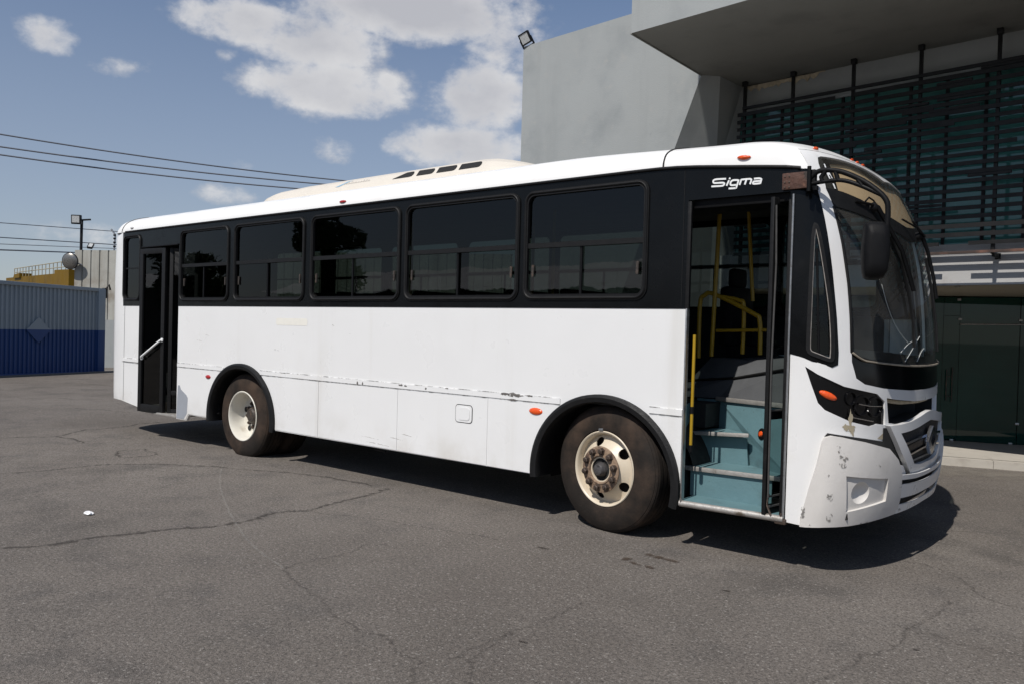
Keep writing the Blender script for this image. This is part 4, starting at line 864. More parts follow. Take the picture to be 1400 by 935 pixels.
mb = MB(); mb.tube([mt @ Vector((.0, .03, 2.50)), mt @ Vector((.02, .03, 2.1)), mt @ Vector((.0, .03, 1.4)), mt @ Vector((.01, .03, .5))], .007, 8); mb.build('edge_seal', mat('grey_seal', (.05, .048, .045), .7, var=(15, .3)), fd, 50)
fd2, mt2, L2 = leaf('front_door_leaf', (1.452, .02), (1.452, .36), .375, 2.56, .04, (1.06,), 1, M['dglass'], .03)
mb = MB(); mb.tube([(1.478, -.012, .37), (1.482, -.012, 2.57)], .008, 10); mb.build('door_jamb', M['steel'], BUS, 60)
mb = MB(); mb.bar((.716, -.004, .34), (.716, -.004, 1.79), .045, .012, up=(1, 0, 0), bev=.004); mb.build('door_jamb', M['steel'], BUS, 40)
mb = MB(); mb.bar((.715, -.004, 1.79), (.715, -.004, 2.58), .03, .03, up=(1, 0, 0), bev=.006);  mb.build('door_seal', M['rubber'], BUS, 50)
mb = MB(); mb.box((.72, .03, 2.53), (1.47, .36, 2.80), bev=.01); mb.build('door_header', M['plastic'], BUS, 40)
# hinge lump at the foot of the jamb
mb = MB(); mb.box((1.42, -.02, .325), (1.50, .05, .365), bev=.01); mb.tube([(1.40, -.02, .37), (1.36, -.01, .45), (1.37, .0, .52)], .008, 6); mb.tube([(1.46, -.01, .36), (1.47, -.01, .40)], .012, 6); mb.build('door_hinge', M['nut'], BUS, 40)
# ---- rear door
rl, mt, L = leaf('rear_door_leaf', (-7.65, -.035), (-7.07, .03), .33, 2.58, .075, (), 1, M['tglass'], .05)
mb = MB(); mb.tube([mt @ Vector((.10, .04, 1.07)), mt @ Vector((.12, .055, 1.09)), mt @ Vector((L - .05, .055, 1.315)), mt @ Vector((L - .03, .04, 1.33))], .015, 8)
for a, z in ((.10, 1.07), (L - .03, 1.33)): mb.lathe([(.026, .0), (.026, .012), (0, .014)], 14, mt @ Matrix.Translation((a, .026, z)) @ Matrix.Rotation(R_(-90), 4, 'X'))
mb.build('grab_handle', M['decal'], rl, 50)
rl2, mt, L = leaf('rear_door_leaf', (-7.03, .06), (-6.72, .30), .33, 2.58, .05, (.62,), 1, M['tglass'], .04)
mb = MB(); mb.box((-7.72, -.01, .315), (-6.68, .55, .345), bev=.008); rs_ = mb.build('rear_step', M['sill'], BUS, 40)
mb = MB(); mb.box((-7.70, .30, .345), (-6.70, .78, .60)); mb.box((-7.70, .60, .60), (-6.70, .80, .86)); mb.box((-7.74, .04, .40), (-7.70, .78, 2.8)); mb.box((-6.68, .04, .40), (-6.64, .78, 1.8)); mb.build('rear_stairwell', M['dark'], BUS)
mb = MB(); mb.box((-7.30, .12, .35), (-7.17, .24, .47), bev=.02); mb.build('door_motor', M['nut'], BUS, 40)
# ---- windscreen, destination window
DB = [(1.793, 2.614), (1.94, 2.60), (2.085, 2.571), (2.34, 2.495), (2.5, 2.462)]
DT = [(1.818, 2.785), (1.84, 2.828), (1.88, 2.842), (1.977, 2.853), (2.095, 2.866), (2.22, 2.874), (2.34, 2.873), (2.42, 2.858), (2.5, 2.824)]
dest = DB + [(5 - s, v) for s, v in DB[:-1]][::-1] + [(5 - s, v) for s, v in DT[:-1]] + DT[::-1]
dg = patch('sign_window', dest, Sm, M['destglass'], BUS, st=(.05, .05), off=-.006, sgrid=SG)
patch('window_mask', dest, Sm, M['gloss'], dg, holes=[inset([(s * 1.0, v) for s, v in ([(1.918, 2.612), (2.085, 2.583), (2.34, 2.507), (2.5, 2.474), (2.66, 2.507), (2.915, 2.583), (3.08, 2.612), (3.05, 2.81), (2.83, 2.842), (2.675, 2.83), (2.5, 2.785), (2.325, 2.83), (2.17, 2.842), (1.95, 2.81)])], .0)], st=(.05, .05), off=-.012, sgrid=SG)
patch('sign_blind', [(1.83, 2.60), (2.0, 2.575), (2.34, 2.48), (2.5, 2.45), (2.66, 2.48), (3.0, 2.575), (3.17, 2.60), (3.14, 2.82), (2.66, 2.865), (2.5, 2.82), (2.34, 2.865), (1.86, 2.82)], Sm, M['beige'], dg, st=(.05, .05), off=-.026, sgrid=SG)
for P in ([(1.879, 2.795), (1.868, 2.735), (1.884, 2.735), (1.891, 2.797)], [(1.864, 2.730), (1.868, 2.668), (1.905, 2.668), (1.896, 2.735)], [(1.878, 2.655), (1.880, 2.618), (1.892, 2.618), (1.892, 2.655)]):
    patch('slanted_mark', P, Sm, M['decal'], dg, st=(.02, .05), off=-.004)
patch('slanted_mark', [(1.877, 2.715), (1.880, 2.685), (1.891, 2.685), (1.889, 2.716)], Sm, M['gloss'], dg, st=(.02, .05), off=-.0025)
# cross strip between the two glasses
WM = [(1.822, 2.49), (1.99, 2.465), (2.16, 2.435), (2.33, 2.395), (2.5, 2.36)]
strip = DB + [(5 - s, v) for s, v in DB[:-1]][::-1] + [(5 - s, v) for s, v in WM[:-1]] + WM[::-1]
strip = WM + [(5 - s, v) for s, v in WM[:-1]][::-1] + [(5 - s, v) for s, v in DB[:-1]] + DB[::-1]
patch('screen_rail', strip, Sm, M['rubber'], BUS, st=(.05, .05), off=.002, thick=.03, sgrid=SG)
WB = [(1.872, 1.515), (1.93, 1.475), (2.0, 1.455), (2.28, 1.428), (2.5, 1.42)]
WL = [(1.845, 2.24), (1.866, 1.97), (1.871, 1.72)]
wsg = [WM[0]] + WL + WB + [(5 - s, v) for s, v in WB[:-1]][::-1] + [(5 - s, v) for s, v in WL][::-1] + [(5 - s, v) for s, v in WM[:1]] + [(5 - s, v) for s, v in WM[1:-1]] + WM[::-1][:-1]
wg = patch('windscreen', wsg, Sm, M['wglass'], BUS, st=(.05, .08), off=-.006, sgrid=SG)
mb = MB(); loop = [S(s, v, .001) for s, v in [WM[0]] + WL + WB + [(5 - s, v) for s, v in WB[:-1]][::-1] + [(5 - s, v) for s, v in WL][::-1] + [(5 - WM[0][0], WM[0][1])]]
mb.tube(loop, .011, 8); mb.build('screen_seal', M['rubber'], wg, 60)
mb = MB(); mb.tube([S(s, v - .004, .008) for s, v in smooth_path([(a, b, 0) for a, b in WB + [(5 - s, v) for s, v in WB[:-1]][::-1]], 3) and [(q.x, q.y) for q in smooth_path([(a, b, 0) for a, b in WB + [(5 - s, v) for s, v in WB[:-1]][::-1]], 3)]], .007, 6); mb.build('seal_bead', mat('dusty_seal', (.30, .26, .20), .8, var=(25, .4)), wg, 60)
patch('screen_mask', [(1.874, 1.52)] + WB[1:] + [(5 - s, v) for s, v in WB[:-1]][::-1] + [(3.09, 1.535), (2.95, 1.525), (2.5, 1.485), (2.05, 1.525), (1.91, 1.535)], Sm, M['gloss'], wg, st=(.05, .05), off=-.011, sgrid=SG)
for pth in ([(2.291, 1.452), (2.367, 1.532), (2.459, 1.633)], [(2.416, 1.45), (2.468, 1.519), (2.498, 1.546)], [(2.128, 1.983), (2.155, 1.853), (2.194, 1.744), (2.254, 1.654), (2.336, 1.578)], [(2.254, 1.515), (2.336, 1.578), (2.425, 1.611)]):
    mb = MB(); mb.tube(smooth_path([S(s, v, -.003) for s, v in pth], 5), .0022, 5); mb.build('glass_crack', mat('glass_crack_edge', (.5, .52, .5), .4), wg, 60)
# black cowl panel under the glass
CB = [(1.872, 1.50), (1.874, 1.45), (1.90, 1.34), (1.955, 1.302), (2.1, 1.272), (2.34, 1.247), (2.5, 1.242)]
cow = CB + [(5 - s, v) for s, v in CB[:-1]][::-1] + [(5 - s, v - .004) for s, v in WB[:-1]] + [(s, v - .004) for s, v in WB][::-1]
patch('cowl_panel', cow, Sm, M['gloss'], BUS, st=(.05, .05), off=-.004, thick=.02, sgrid=SG)
# wipers
def wiper(piv, arm, blade, lab):
    mb = MB(); mb.lathe([(.035, -.02), (.035, .03), (.02, .045), (0, .047)], 14, Matrix.Translation(S(*piv, .0)) @ Vector(N(*piv)).to_track_quat('Z', 'Y').to_matrix().to_4x4())
    mb.tube([S(s, v, .04) for s, v in arm], [.016] + [.011] * (len(arm) - 1), 8); mb.tube([S(s + .012, v, .048) for s, v in arm], .006, 6)
    o = mb.build('wiper', M['plastic'], BUS, 50)
    b = MB(); b.tube([S(s, v, .020) for s, v in blade], .009, 6); b.tube([S(s, v, .010) for s, v in blade], .006, 6); b.build('blade', M['rubber'], o, 50)
wiper((2.165, 2.52), [(2.165, 2.52), (2.21, 2.40), (2.30, 2.23), (2.345, 2.03), (2.36, 1.95)], [(2.25, 2.33), (2.32, 2.15), (2.35, 1.97), (2.365, 1.74), (2.362, 1.55)], '')
wiper((2.60, 2.42), [(2.60, 2.42), (2.63, 2.30), (2.655, 2.10), (2.66, 1.93)], [(2.64, 2.25), (2.66, 2.0), (2.665, 1.72), (2.66, 1.52)], '')
for path, r in (([S(2.02, 2.545, .01), S(2.14, 2.53, .03), S(2.2, 2.515, .03)], .010), ([S(2.1, 2.55, .02), S(2.135, 2.58, .03), S(2.17, 2.565, .03), S(2.19, 2.53, .03)], .006), ([S(2.45, 2.50, .02), S(2.53, 2.455, .05), S(2.60, 2.42, .04)], .007), ([S(2.55, 2.52, .03), S(2.60, 2.40, .06)], .008)):
    mb = MB(); mb.tube(path, r, 6); mb.build('washer_hose', M['plastic'], BUS, 50)
# ---- mirror with arm
pl = MB(); pl.box((1.405, -.030, 2.600), (1.575, -.008, 2.712), bev=.006); plate = pl.build('mirror_bracket', M['rust'], BUS, 40)
pb = MB()
for x in (1.425, 1.455):
    for z in (2.615, 2.65, 2.69): pb.lathe([(.006, 0), (.006, .004), (0, .005)], 8, Matrix.Translation((x, -.030, z)) @ Matrix.Rotation(R_(90), 4, 'X'))
pb.build('bolt', M['nut'], plate, 40)
mb = MB(); mb.box((1.575, -.045, 2.592), (1.635, .0, 2.718), bev=.012); mb.tube([(1.60, -.065, 2.57), (1.60, -.065, 2.735)], .014, 8); mb.tube([(1.64, -.05, 2.575), (1.64, -.05, 2.60)], .02, 8); mb.build('bracket_clamp', M['plastic'], plate, 40)
mb = MB()
mb.tube(smooth_path([(1.60, -.04, 2.66), (1.661, -.04, 2.702), (1.783, -.04, 2.688), (1.917, -.04, 2.622), (2.017, -.04, 2.546), (2.075, -.04, 2.481), (2.09, -.04, 2.42), (2.088, -.04, 2.30)], 6), .017, 8)
mb.tube(smooth_path([(1.60, -.04, 2.62), (1.663, -.04, 2.627), (1.799, -.04, 2.627), (1.918, -.04, 2.583), (2.048, -.04, 2.511)], 6), .014, 8)
for a, b in (((1.76, -.04, 2.69), (1.78, -.04, 2.628)), ((1.90, -.04, 2.63), (1.93, -.04, 2.578))): mb.tube([a, b], .015, 8)
mb.tube([(1.70, -.04, 2.70), (1.67, -.04, 2.66), (1.68, -.04, 2.63)], .016, 8)
arm = mb.build('mirror_arm', M['plastic'], BUS, 60)
mp = [(1.958, 2.315), (1.966, 2.335), (1.988, 2.345), (2.055, 2.344), (2.083, 2.335), (2.094, 2.31), (2.101, 2.15), (2.09, 2.03), (2.072, 1.99), (2.04, 1.978), (1.99, 1.978), (1.966, 1.99), (1.957, 2.03), (1.950, 2.156)]
cx = sum(p[0] for p in mp) / len(mp); cz = sum(p[1] for p in mp) / len(mp); yaw = R_(28)
def mpt(x, z, d, k): u = (x - cx) * k * 1.08; return Vector((cx + u * math.cos(yaw) + d * math.sin(yaw), -.04 + u * math.sin(yaw) - d * math.cos(yaw), cz + (z - cz) * k))
V = []; F = []; n = len(mp); lays = [(-.05, .97), (-.04, 1.0), (.0, 1.0), (.035, .95), (.06, .82), (.07, .5)]
for d, k in lays: V += [mpt(x, z, d, k) for x, z in mp]
for l in range(len(lays) - 1):
    for i in range(n): F.append([l * n + i, l * n + (i + 1) % n, (l + 1) * n + (i + 1) % n, (l + 1) * n + i])
F.append([(len(lays) - 1) * n + i for i in range(n)])
mh = mesh('mirror', V, F, M['plastic'], BUS, 50)
mb = MB(); mb.poly([mpt(x, z, -.048, .96) for x, z in mp][::-1]); mb.build('mirror_glass', M['mirrorface'], mh)
# ---- headlamp recess
for mirror in (0, 1):
    f = Sm if not mirror else (lambda s, v, off=0: S(5 - s, v, off))
    hp_ = patch('headlamp', inset(HL, -.004), f, M['gloss'], BUS, st=(.04, .04), off=-.014, flip=bool(mirror))
    for s, v, r in ((1.87, 1.205, .042), (1.95, 1.155, .062), (2.045, 1.145, .062)):
        V = []; F = []; n = 24; prof = [(1.15, .004), (1.08, .016), (.98, .016), (.92, -.004), (.6, -.05), (.2, -.06)]
        for k, d in prof:
            for i in range(n): a = 2 * math.pi * i / n; V.append(f(s + r * .78 * k * math.cos(a), v + r * k * math.sin(a), -.014 + d))
        for l in range(len(prof) - 1):
            for i in range(n): q = [l * n + i, l * n + (i + 1) % n, (l + 1) * n + (i + 1) % n, (l + 1) * n + i]; F.append(q if not mirror else q[::-1])
        F.append([(len(prof) - 1) * n + i for i in range(n)])
        mesh('lamp_cup', V, F, M['gloss'], hp_, 40)
    mb = MB(); mb.tube([f(1.92, 1.17, .0), f(2.0, 1.155, .002), f(2.09, 1.15, .0)], .005, 6); mb.tube([f(1.86, 1.085, -.004), f(2.03, 1.05, -.004)], .006, 6); mb.build('lamp_bracket', M['chrome'], hp_, 50)
    if not mirror: lamp('turn_signal', 1.722, 1.222, .115, .042, M['orange'], off=-.012, parent=hp_, rot=-.40)
# bonnet gap
patch('bonnet_cavity', inset(BG, -.03), Sm, M['seamdark'], BUS, st=(.05, .04), off=-.16, sgrid=SG)
patch('cavity_rim', BG, Sm, M['seamdark'], BUS, holes=[inset(BG, .004)], st=(.05, .04), off=-.034, thick=.13, sgrid=SG)
patch('old_sealant', [(2.16, 1.17), (2.3, 1.145), (2.5, 1.135), (2.62, 1.14), (2.62, 1.185), (2.3, 1.20), (2.16, 1.215)], Sm, M['foam'], BUS, st=(.03, .03), off=-.045, thick=.02)
# bumper
BL = [(1.70, .945), (1.685, .91), (1.66, .76), (1.62, .59), (1.58, .39), (1.58, .333)]
BBm = [(1.62, .335), (1.726, .350), (1.88, .36), (2.05, .380), (2.209, .398), (2.5, .41)]
BR = [(2.21, .69), (2.17, .785), (2.10, .866), (1.94, .917), (1.82, .945), (1.74, .957)]
RC = [(1.822, .70), (1.846, .456), (2.112, .510), (2.102, .668)]
def bulge(s, v, off=0):
    k = smt((s - 1.57) / .16); t = 4 * max(0, min(1, (v - .3) / .65)) * (1 - max(0, min(1, (v - .3) / .65)))
    return S(s, v, off + .010 + k * (.026 + .022 * t))
bl = BL + BBm[:-1] + [(2.235, .402), (2.235, .50)] + BR
bc = patch('bumper_corner', bl, bulge, M['bumper'], BUS, holes=[RC], st=(.04, .04), thick=.05, off=.012)
DC = [(1.935 + .060 * math.cos(2 * math.pi * i / 28), .580 + .075 * math.sin(2 * math.pi * i / 28)) for i in range(28)]
patch('fog_recess', RC, bulge, M['bumper'], bc, holes=[DC], st=(.03, .03), off=-.008)
patch('recess_wall', inset(RC, -.0005), bulge, M['bumper'], bc, holes=[inset(RC, .0005)], st=(.04, .04), off=.012, thick=.024)
V = []; F = []; n = 28; prof = [(1.0, -.008), (.96, -.012), (.8, -.026), (.55, -.038), (.25, -.044), (.02, -.046)]
for k, d in prof:
    for i in range(n): a = 2 * math.pi * i / n; V.append(bulge(1.935 + .060 * k * math.cos(a), .580 + .075 * k * math.sin(a), d))
for l in range(len(prof) - 1):
    for i in range(n): F.append([l * n + i, l * n + (i + 1) % n, (l + 1) * n + (i + 1) % n, (l + 1) * n + i])
mesh('fog_lamp_blank', V, F, M['bumper'], bc, 40)
bulgeL = lambda s, v, off=0: bulge(5 - s, v, off)
patch('bumper_corner', bl, bulgeL, M['bumper'], BUS, st=(.05, .05), thick=.05, off=.012, flip=True)
sm = patchy('scuff_marks', (.20, .19, .175), 34, .50, .60, .8, .8)
for s, v, a, b in ((1.80, .80, .03, .05), (1.74, .56, .02, .03), (1.75, .42, .02, .03), (2.25, .42, .012, .015), (2.02, .76, .02, .01), (1.595, .42, .014, .08), (1.72, .70, .008, .01), (1.62, .35, .05, .012), (2.0, .375, .05, .006), (1.78, .86, .012, .015), (2.21, .60, .01, .03), (1.77, .885, .02, .012)):
    patch('scuff', [(s + a * math.cos(t), v + b * math.sin(t)) for t in [2 * math.pi * i / 12 for i in range(12)]], bulge, sm, bc, st=(.02, .02), off=.0145)
patch('bumper_gap', [(1.70, .945), (1.80, .95), (1.97, .912), (2.14, .852), (2.21, .80), (2.21, .90), (2.12, .905), (1.97, .935), (1.84, .955), (1.72, .972)], Sm, M['seamdark'], BUS, st=(.04, .04), off=.004)
# lower centre of the bumper with two slots
LC = [(2.225, .400), (2.5, .41), (2.775, .400), (2.83, .68), (2.62, .655), (2.5, .65), (2.38, .655), (2.17, .68)]
slots = [[(2.20, .607), (2.40, .588), (2.5, .583), (2.60, .588), (2.80, .607), (2.805, .642), (2.64, .624), (2.5, .620), (2.36, .624), (2.195, .642)], [(2.231, .460), (2.40, .452), (2.6, .452), (2.769, .460), (2.783, .507), (2.615, .497), (2.385, .497), (2.217, .507)]]
patch('bumper_centre', LC, Sm, M['frontwhite'], BUS, holes=slots, st=(.04, .04), off=.062, thick=.010, sgrid=SG)
patch('slot_backing', inset(LC, .01), Sm, M['seamdark'], BUS, st=(.05, .05), off=.006, sgrid=SG)
patch('cheek', [(2.08, .62), (2.40, .62), (2.40, .70), (2.24, .99), (2.10, 1.0), (2.10, .87)], Sm, M['seamdark'], BUS, st=(.04, .05), off=.004)
patch('lower_cheek', [(2.17, .66), (2.30, .66), (2.262, .725), (2.20, .74)], Sm, M['frontwhite'], BUS, st=(.03, .04), off=.03, thick=.03)
# grille
GO = [(2.118, 1.016), (2.215, .835), (2.335, .655), (2.365, .634), (2.43, .626), (2.5, .625)]
GT = [(2.5, 1.085), (2.45, 1.075), (2.38, 1.052), (2.30, 1.031), (2.2, 1.018)]
gout = GO + [(5 - s, v) for s, v in GO[:-1]][::-1] + [(5 - s, v) for s, v in GT[1:]][::-1] + GT
GI = [(2.21, .957), (2.265, .87), (2.362, .718), (2.42, .706), (2.5, .704)]
GIT = [(2.5, 1.012), (2.45, 1.0), (2.38, .982), (2.30, .966)]
gin = GI + [(5 - s, v) for s, v in GI[:-1]][::-1] + [(5 - s, v) for s, v in GIT[1:]][::-1] + GIT
gf = patch('grille', gout, Sm, M['frontwhite'], BUS, holes=[gin], st=(.03, .03), off=.038, thick=.036)
mmesh = mat('black_grille_mesh', (.010, .010, .011), .6, speck=(160, (.045, .045, .047), .25), bump=(200, .5, 1))
patch('mesh', gin, Sm, mmesh, gf, st=(.03, .03), off=.012)
def bandp(v0, v1, s0, s1, up=.035):
    A = [(s0 + (s1 - s0) * i / 16, v0 + up * (1 - (1 - abs(2 * i / 16 - 1)) * 0) * 0 + up * math.sin(math.pi * i / 16)) for i in range(17)]
    return A + [(s, v + (v1 - v0)) for s, v in A][::-1]
patch('grille_bar', bandp(.868, .885, 2.262, 2.738, .028), Sm, M['chrome'], gf, st=(.03, .03), off=.036, thick=.022)
patch('grille_bar', bandp(.788, .801, 2.31, 2.69, .028), Sm, M['chrome'], gf, st=(.03, .03), off=.036, thick=.022)
patch('grille_inlay', bandp(.812, .856, 2.295, 2.705, .028), Sm, mat('dusty_bronze', (.07, .058, .047), .45, .3, var=(20, .3)), gf, st=(.03, .03), off=.024)
patch('grille_bar', bandp(.732, .748, 2.36, 2.64, .008), Sm, mat('woven_cord', (.20, .19, .17), .8, var=(60, .3), bump=(120, .4, 2)), gf, st=(.03, .03), off=.022)
dm = [(2.5, .970), (2.452, .865), (2.5, .760), (2.548, .865)]; di = [(2.5, .912), (2.479, .865), (2.5, .818), (2.521, .865)]
patch('emblem', dm, Sm, M['chrome'], gf, holes=[di], st=(.02, .02), off=.062, thick=.028)
# chips on the front skin
cm = patchy('bared_filler', (.36, .31, .22), 14, .36, .44, .8, 1.0)
for s, v, a, b in ((1.868, 1.055, .012, .07), (1.838, 1.012, .018, .022), (1.872, 1.005, .022, .028), (1.885, .985, .010, .03)):
    patch('bared_filler', [(s + a * (1 + .5 * math.sin(5 * t)) * math.cos(t), v + b * (1 + .3 * math.sin(4 * t)) * math.sin(t)) for t in [2 * math.pi * i / 20 for i in range(20)]], Sm, cm, BUS, st=(.02, .02), off=.0025)
patch('bared_filler', [(2.06, .93), (2.145, .91), (2.15, .97), (2.13, .985)], Sm, cm, BUS, st=(.02, .02), off=.0025)
# ------------------------------------------------------------------ grey building on the right
BO = Vector((-1.657, 4.847, 0)); _t = R_(-4.5)
E1 = Vector((math.cos(_t), math.sin(_t), 0)); E2 = Vector((-math.sin(_t), math.cos(_t), 0))
def b(a, c, z): return BO + E1 * a + E2 * c + Vector((0, 0, z))
MB_ = Matrix(((E1.x, E2.x, 0, BO.x), (E1.y, E2.y, 0, BO.y), (0, 0, 1, 0), (0, 0, 0, 1)))
M['render'] = mat('grey_cement_render', (.30, .315, .313), .9, spec=.2, var=(.8, .05), var2=[(1.4, (.245, .262, .265), .45, .8), (5, (.32, .325, .315), .55, .8), (3.2, (.20, .21, .21), .66, .84)], bump=[(5, .12, 5), (60, .14, 4)], streak=(3.5, (.262, .276, .274), .50, .80))
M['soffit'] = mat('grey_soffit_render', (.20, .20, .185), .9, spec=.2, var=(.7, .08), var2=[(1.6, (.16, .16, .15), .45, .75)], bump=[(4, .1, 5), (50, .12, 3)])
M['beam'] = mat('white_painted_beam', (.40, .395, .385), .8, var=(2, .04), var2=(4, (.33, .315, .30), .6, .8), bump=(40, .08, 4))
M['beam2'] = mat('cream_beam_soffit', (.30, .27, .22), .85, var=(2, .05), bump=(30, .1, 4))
M['blackmetal'] = mat('black_painted_steel', (.008, .008, .0085), .5, .0, spec=.3, var=(8, .2), bump=(60, .08, 3))
M['slat'] = mat('dark_slat_metal', (.008, .0075, .0075), .5, spec=.3, var=(6, .25), var2=(9, (.018, .016, .015), .62, .8))
M['rustbar'] = mat('rusting_dark_bar', (.05, .032, .026), .7, .1, var=(10, .2), var2=(3, (.16, .075, .05), .5, .7))
def shopglass(name, col, refl):
    m = bpy.data.materials.new(name); m.use_nodes = True; t = m.node_tree; N_ = t.nodes; L = t.links
    p = N_['Principled BSDF']; p.inputs['Roughness'].default_value = .02; p.inputs['IOR'].default_value = refl
    tcc = N_.new('ShaderNodeTexCoord'); nz = N_.new('ShaderNodeTexNoise'); nz.inputs['Scale'].default_value = 1.3; nz.inputs['Detail'].default_value = 4; L.new(tcc.outputs['Object'], nz.inputs[0])
    mx = N_.new('ShaderNodeMix'); mx.data_type = 'RGBA'; mx.inputs['A'].default_value = (*[c * .6 for c in col], 1); mx.inputs['B'].default_value = (*[c * 1.4 for c in col], 1); L.new(nz.outputs['Fac'], mx.inputs['Factor']); L.new(mx.outputs['Result'], p.inputs['Base Color'])
    nb = N_.new('ShaderNodeTexNoise'); nb.inputs['Scale'].default_value = .8; nb.inputs['Detail'].default_value = 1; L.new(tcc.outputs['Object'], nb.inputs[0])
    bp = N_.new('ShaderNodeBump'); bp.inputs['Strength'].default_value = .02; bp.inputs['Distance'].default_value = .05; L.new(nb.outputs['Fac'], bp.inputs['Height']); L.new(bp.outputs[0], p.inputs['Normal'])
    return m
M['upglass'] = shopglass('teal_upper_glazing', (.065, .205, .190), 1.5)
M['shopglass'] = shopglass('dark_green_shopfront_glass', (.006, .038, .029), 1.42)
BLD = thing('building', 'grey rendered building with a big overhang and dark louvred windows behind the bus nose', 'building', tuple(b(2, 2, 0)))
mb = MB()
P = [(-3.418, 0, -.2), (-2.24, 0, -.2), (0, 0, 5.2), (0, 0, 6.35), (-3.418, 0, 6.35)]
front_ = [b(*q) for q in P]; mb.poly(front_)
back_ = [b(-3.418, 8, -.2), b(-3.418, 8, 6.35)]
mb.poly([front_[0], front_[4], back_[1], back_[0]])                       # end wall
mb.poly([front_[4], front_[3], b(0, 8, 6.35), back_[1]])                  # roof
mb.poly([front_[0], back_[0], b(-2.24, 8, -.2), front_[1]])
mb.build('wall', M['render'], BLD)
mb = MB(); mb.poly([b(0, 0, 5.2), b(-2.24, 0, -.2), b(-1.0, 2.03, -.2), b(-.119, .666, 3.93), b(.160, .236, 5.25)]); mb.poly([b(.160, .236, 5.25), b(-.119, .666, 3.93), b(-1.0, 2.03, -.2), b(-.2, 2.6, -.2), b(0.01, 1.02, 2.75), b(.085, 1.02, 5.26)]); mb.build('leaning_pier', M['render'], BLD)
mb = MB(); z0 = 5.2
fr = [(.164, -1.898), (2.80, -1.898), (2.80, -1.0), (4.5, -1.0), (4.5, -1.898), (11, -1.898)]        # plan of the front edge, unseen set-back added to let sun onto the beam
for (a0, c0), (a1, c1) in zip(fr, fr[1:]): mb.add([b(a0, c0, z0), b(a1, c1, z0), b(a1, c1, 7.2), b(a0, c0, 7.2)], [[0, 1, 2, 3]], 0)
mb.add([b(0, 0, z0), b(.164, -1.898, z0), b(.164, -1.898, 7.2), b(0, 0, 7.2)], [[0, 1, 2, 3]], 0)
for zz, k in ((z0, 1), (7.2, 0)):
    for P_ in ([(0, 0), (.164, -1.898), (2.80, -1.898), (2.80, 0)], [(2.80, 0), (2.80, -1.0), (4.5, -1.0), (4.5, 0)], [(4.5, 0), (4.5, -1.898), (11, -1.898), (11, 0)]):
        mb.add([b(x_, y_, zz) for x_, y_ in P_], [[3, 2, 1, 0] if k else [0, 1, 2, 3]], k)
mb.add([b(0, .0, z0), b(11, .0, z0), b(11, 1.10, 5.255), b(0, 1.10, 5.255)], [[3, 2, 1, 0]], 1)
mb.add([b(0, 0, 7.2), b(11, 0, 7.2), b(11, 8, 7.2), b(0, 8, 7.2), b(0, 8, 6.3), b(0, 0, 6.3)], [[0, 1, 2, 3], [0, 3, 4, 5]], 0)
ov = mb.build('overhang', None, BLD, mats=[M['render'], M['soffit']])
# thin dark drip line under the fascia edge
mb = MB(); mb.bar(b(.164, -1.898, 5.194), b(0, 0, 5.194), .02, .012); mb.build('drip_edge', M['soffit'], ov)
# rough plaster lump in the soffit corner
rnd = random.Random(8); mb = MB(); pr = None; V = []; F = []
for i in range(30):
    x = .10 + i * .042; w = rnd.uniform(.04, .10) * (1 if 1 < i < 27 else .2); V += [b(x, 1.012, 5.245), b(x, 1.0 - w * .5, 5.25 - w * .3), b(x, 1.01, 5.25 - w * 1.1)]
for i in range(29):
    for k in range(2): F.append([i * 3 + k, i * 3 + k + 1, i * 3 + k + 4, i * 3 + k + 3])
mesh('plaster_patch', V, F, M['foam'], BLD, 60)
# upper storey wall strip, glazing, mullions
mb = MB(); mb.prism([b(.0, 1.02, 4.875), b(11, 1.02, 4.875), b(11, 1.02, 5.30), b(.0, 1.02, 5.30)], E2 * .3); mb.build('wall', M['render'], BLD)
mb = MB(); mb.box((.02, 1.06, 2.79), (11, 1.08, 4.88), MB_); ug = mb.build('upper_window', M['upglass'], BLD)
for i in range(26):
    mb = MB(); x = .25 + i * .43; mb.box((x, 1.035, 2.79), (x + .035, 1.062, 4.875), MB_); mb.build('mullion', M['blackmetal'], ug)
mb = MB(); mb.box((.02, 1.03, 4.845), (11, 1.064, 4.878), MB_); mb.build('window_head', M['steel'], ug)
# beam between the storeys
mb = MB(); mb.box((-.2, 1.02, 2.285), (11, 1.35, 2.79), MB_, .006); mb.build('beam', M['beam'], BLD)
g0 = Vector((.902, 8.032, 0)); gd = Vector((math.cos(R_(20)), math.sin(R_(20)), 0)); gn = Vector((gd.y, -gd.x, 0))
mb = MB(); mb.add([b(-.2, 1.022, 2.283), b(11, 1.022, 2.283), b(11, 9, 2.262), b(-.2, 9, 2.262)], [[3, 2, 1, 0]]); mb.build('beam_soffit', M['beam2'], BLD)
mb = MB(); mb.lathe([(.03, 0), (.03, .008), (.02, .012), (0, .012)], 14, Matrix.Translation(b(3.0, 1.16, 2.281)) @ Matrix.Rotation(R_(180), 4, 'X')); mb.build('soffit_stud', M['steel'], BLD)
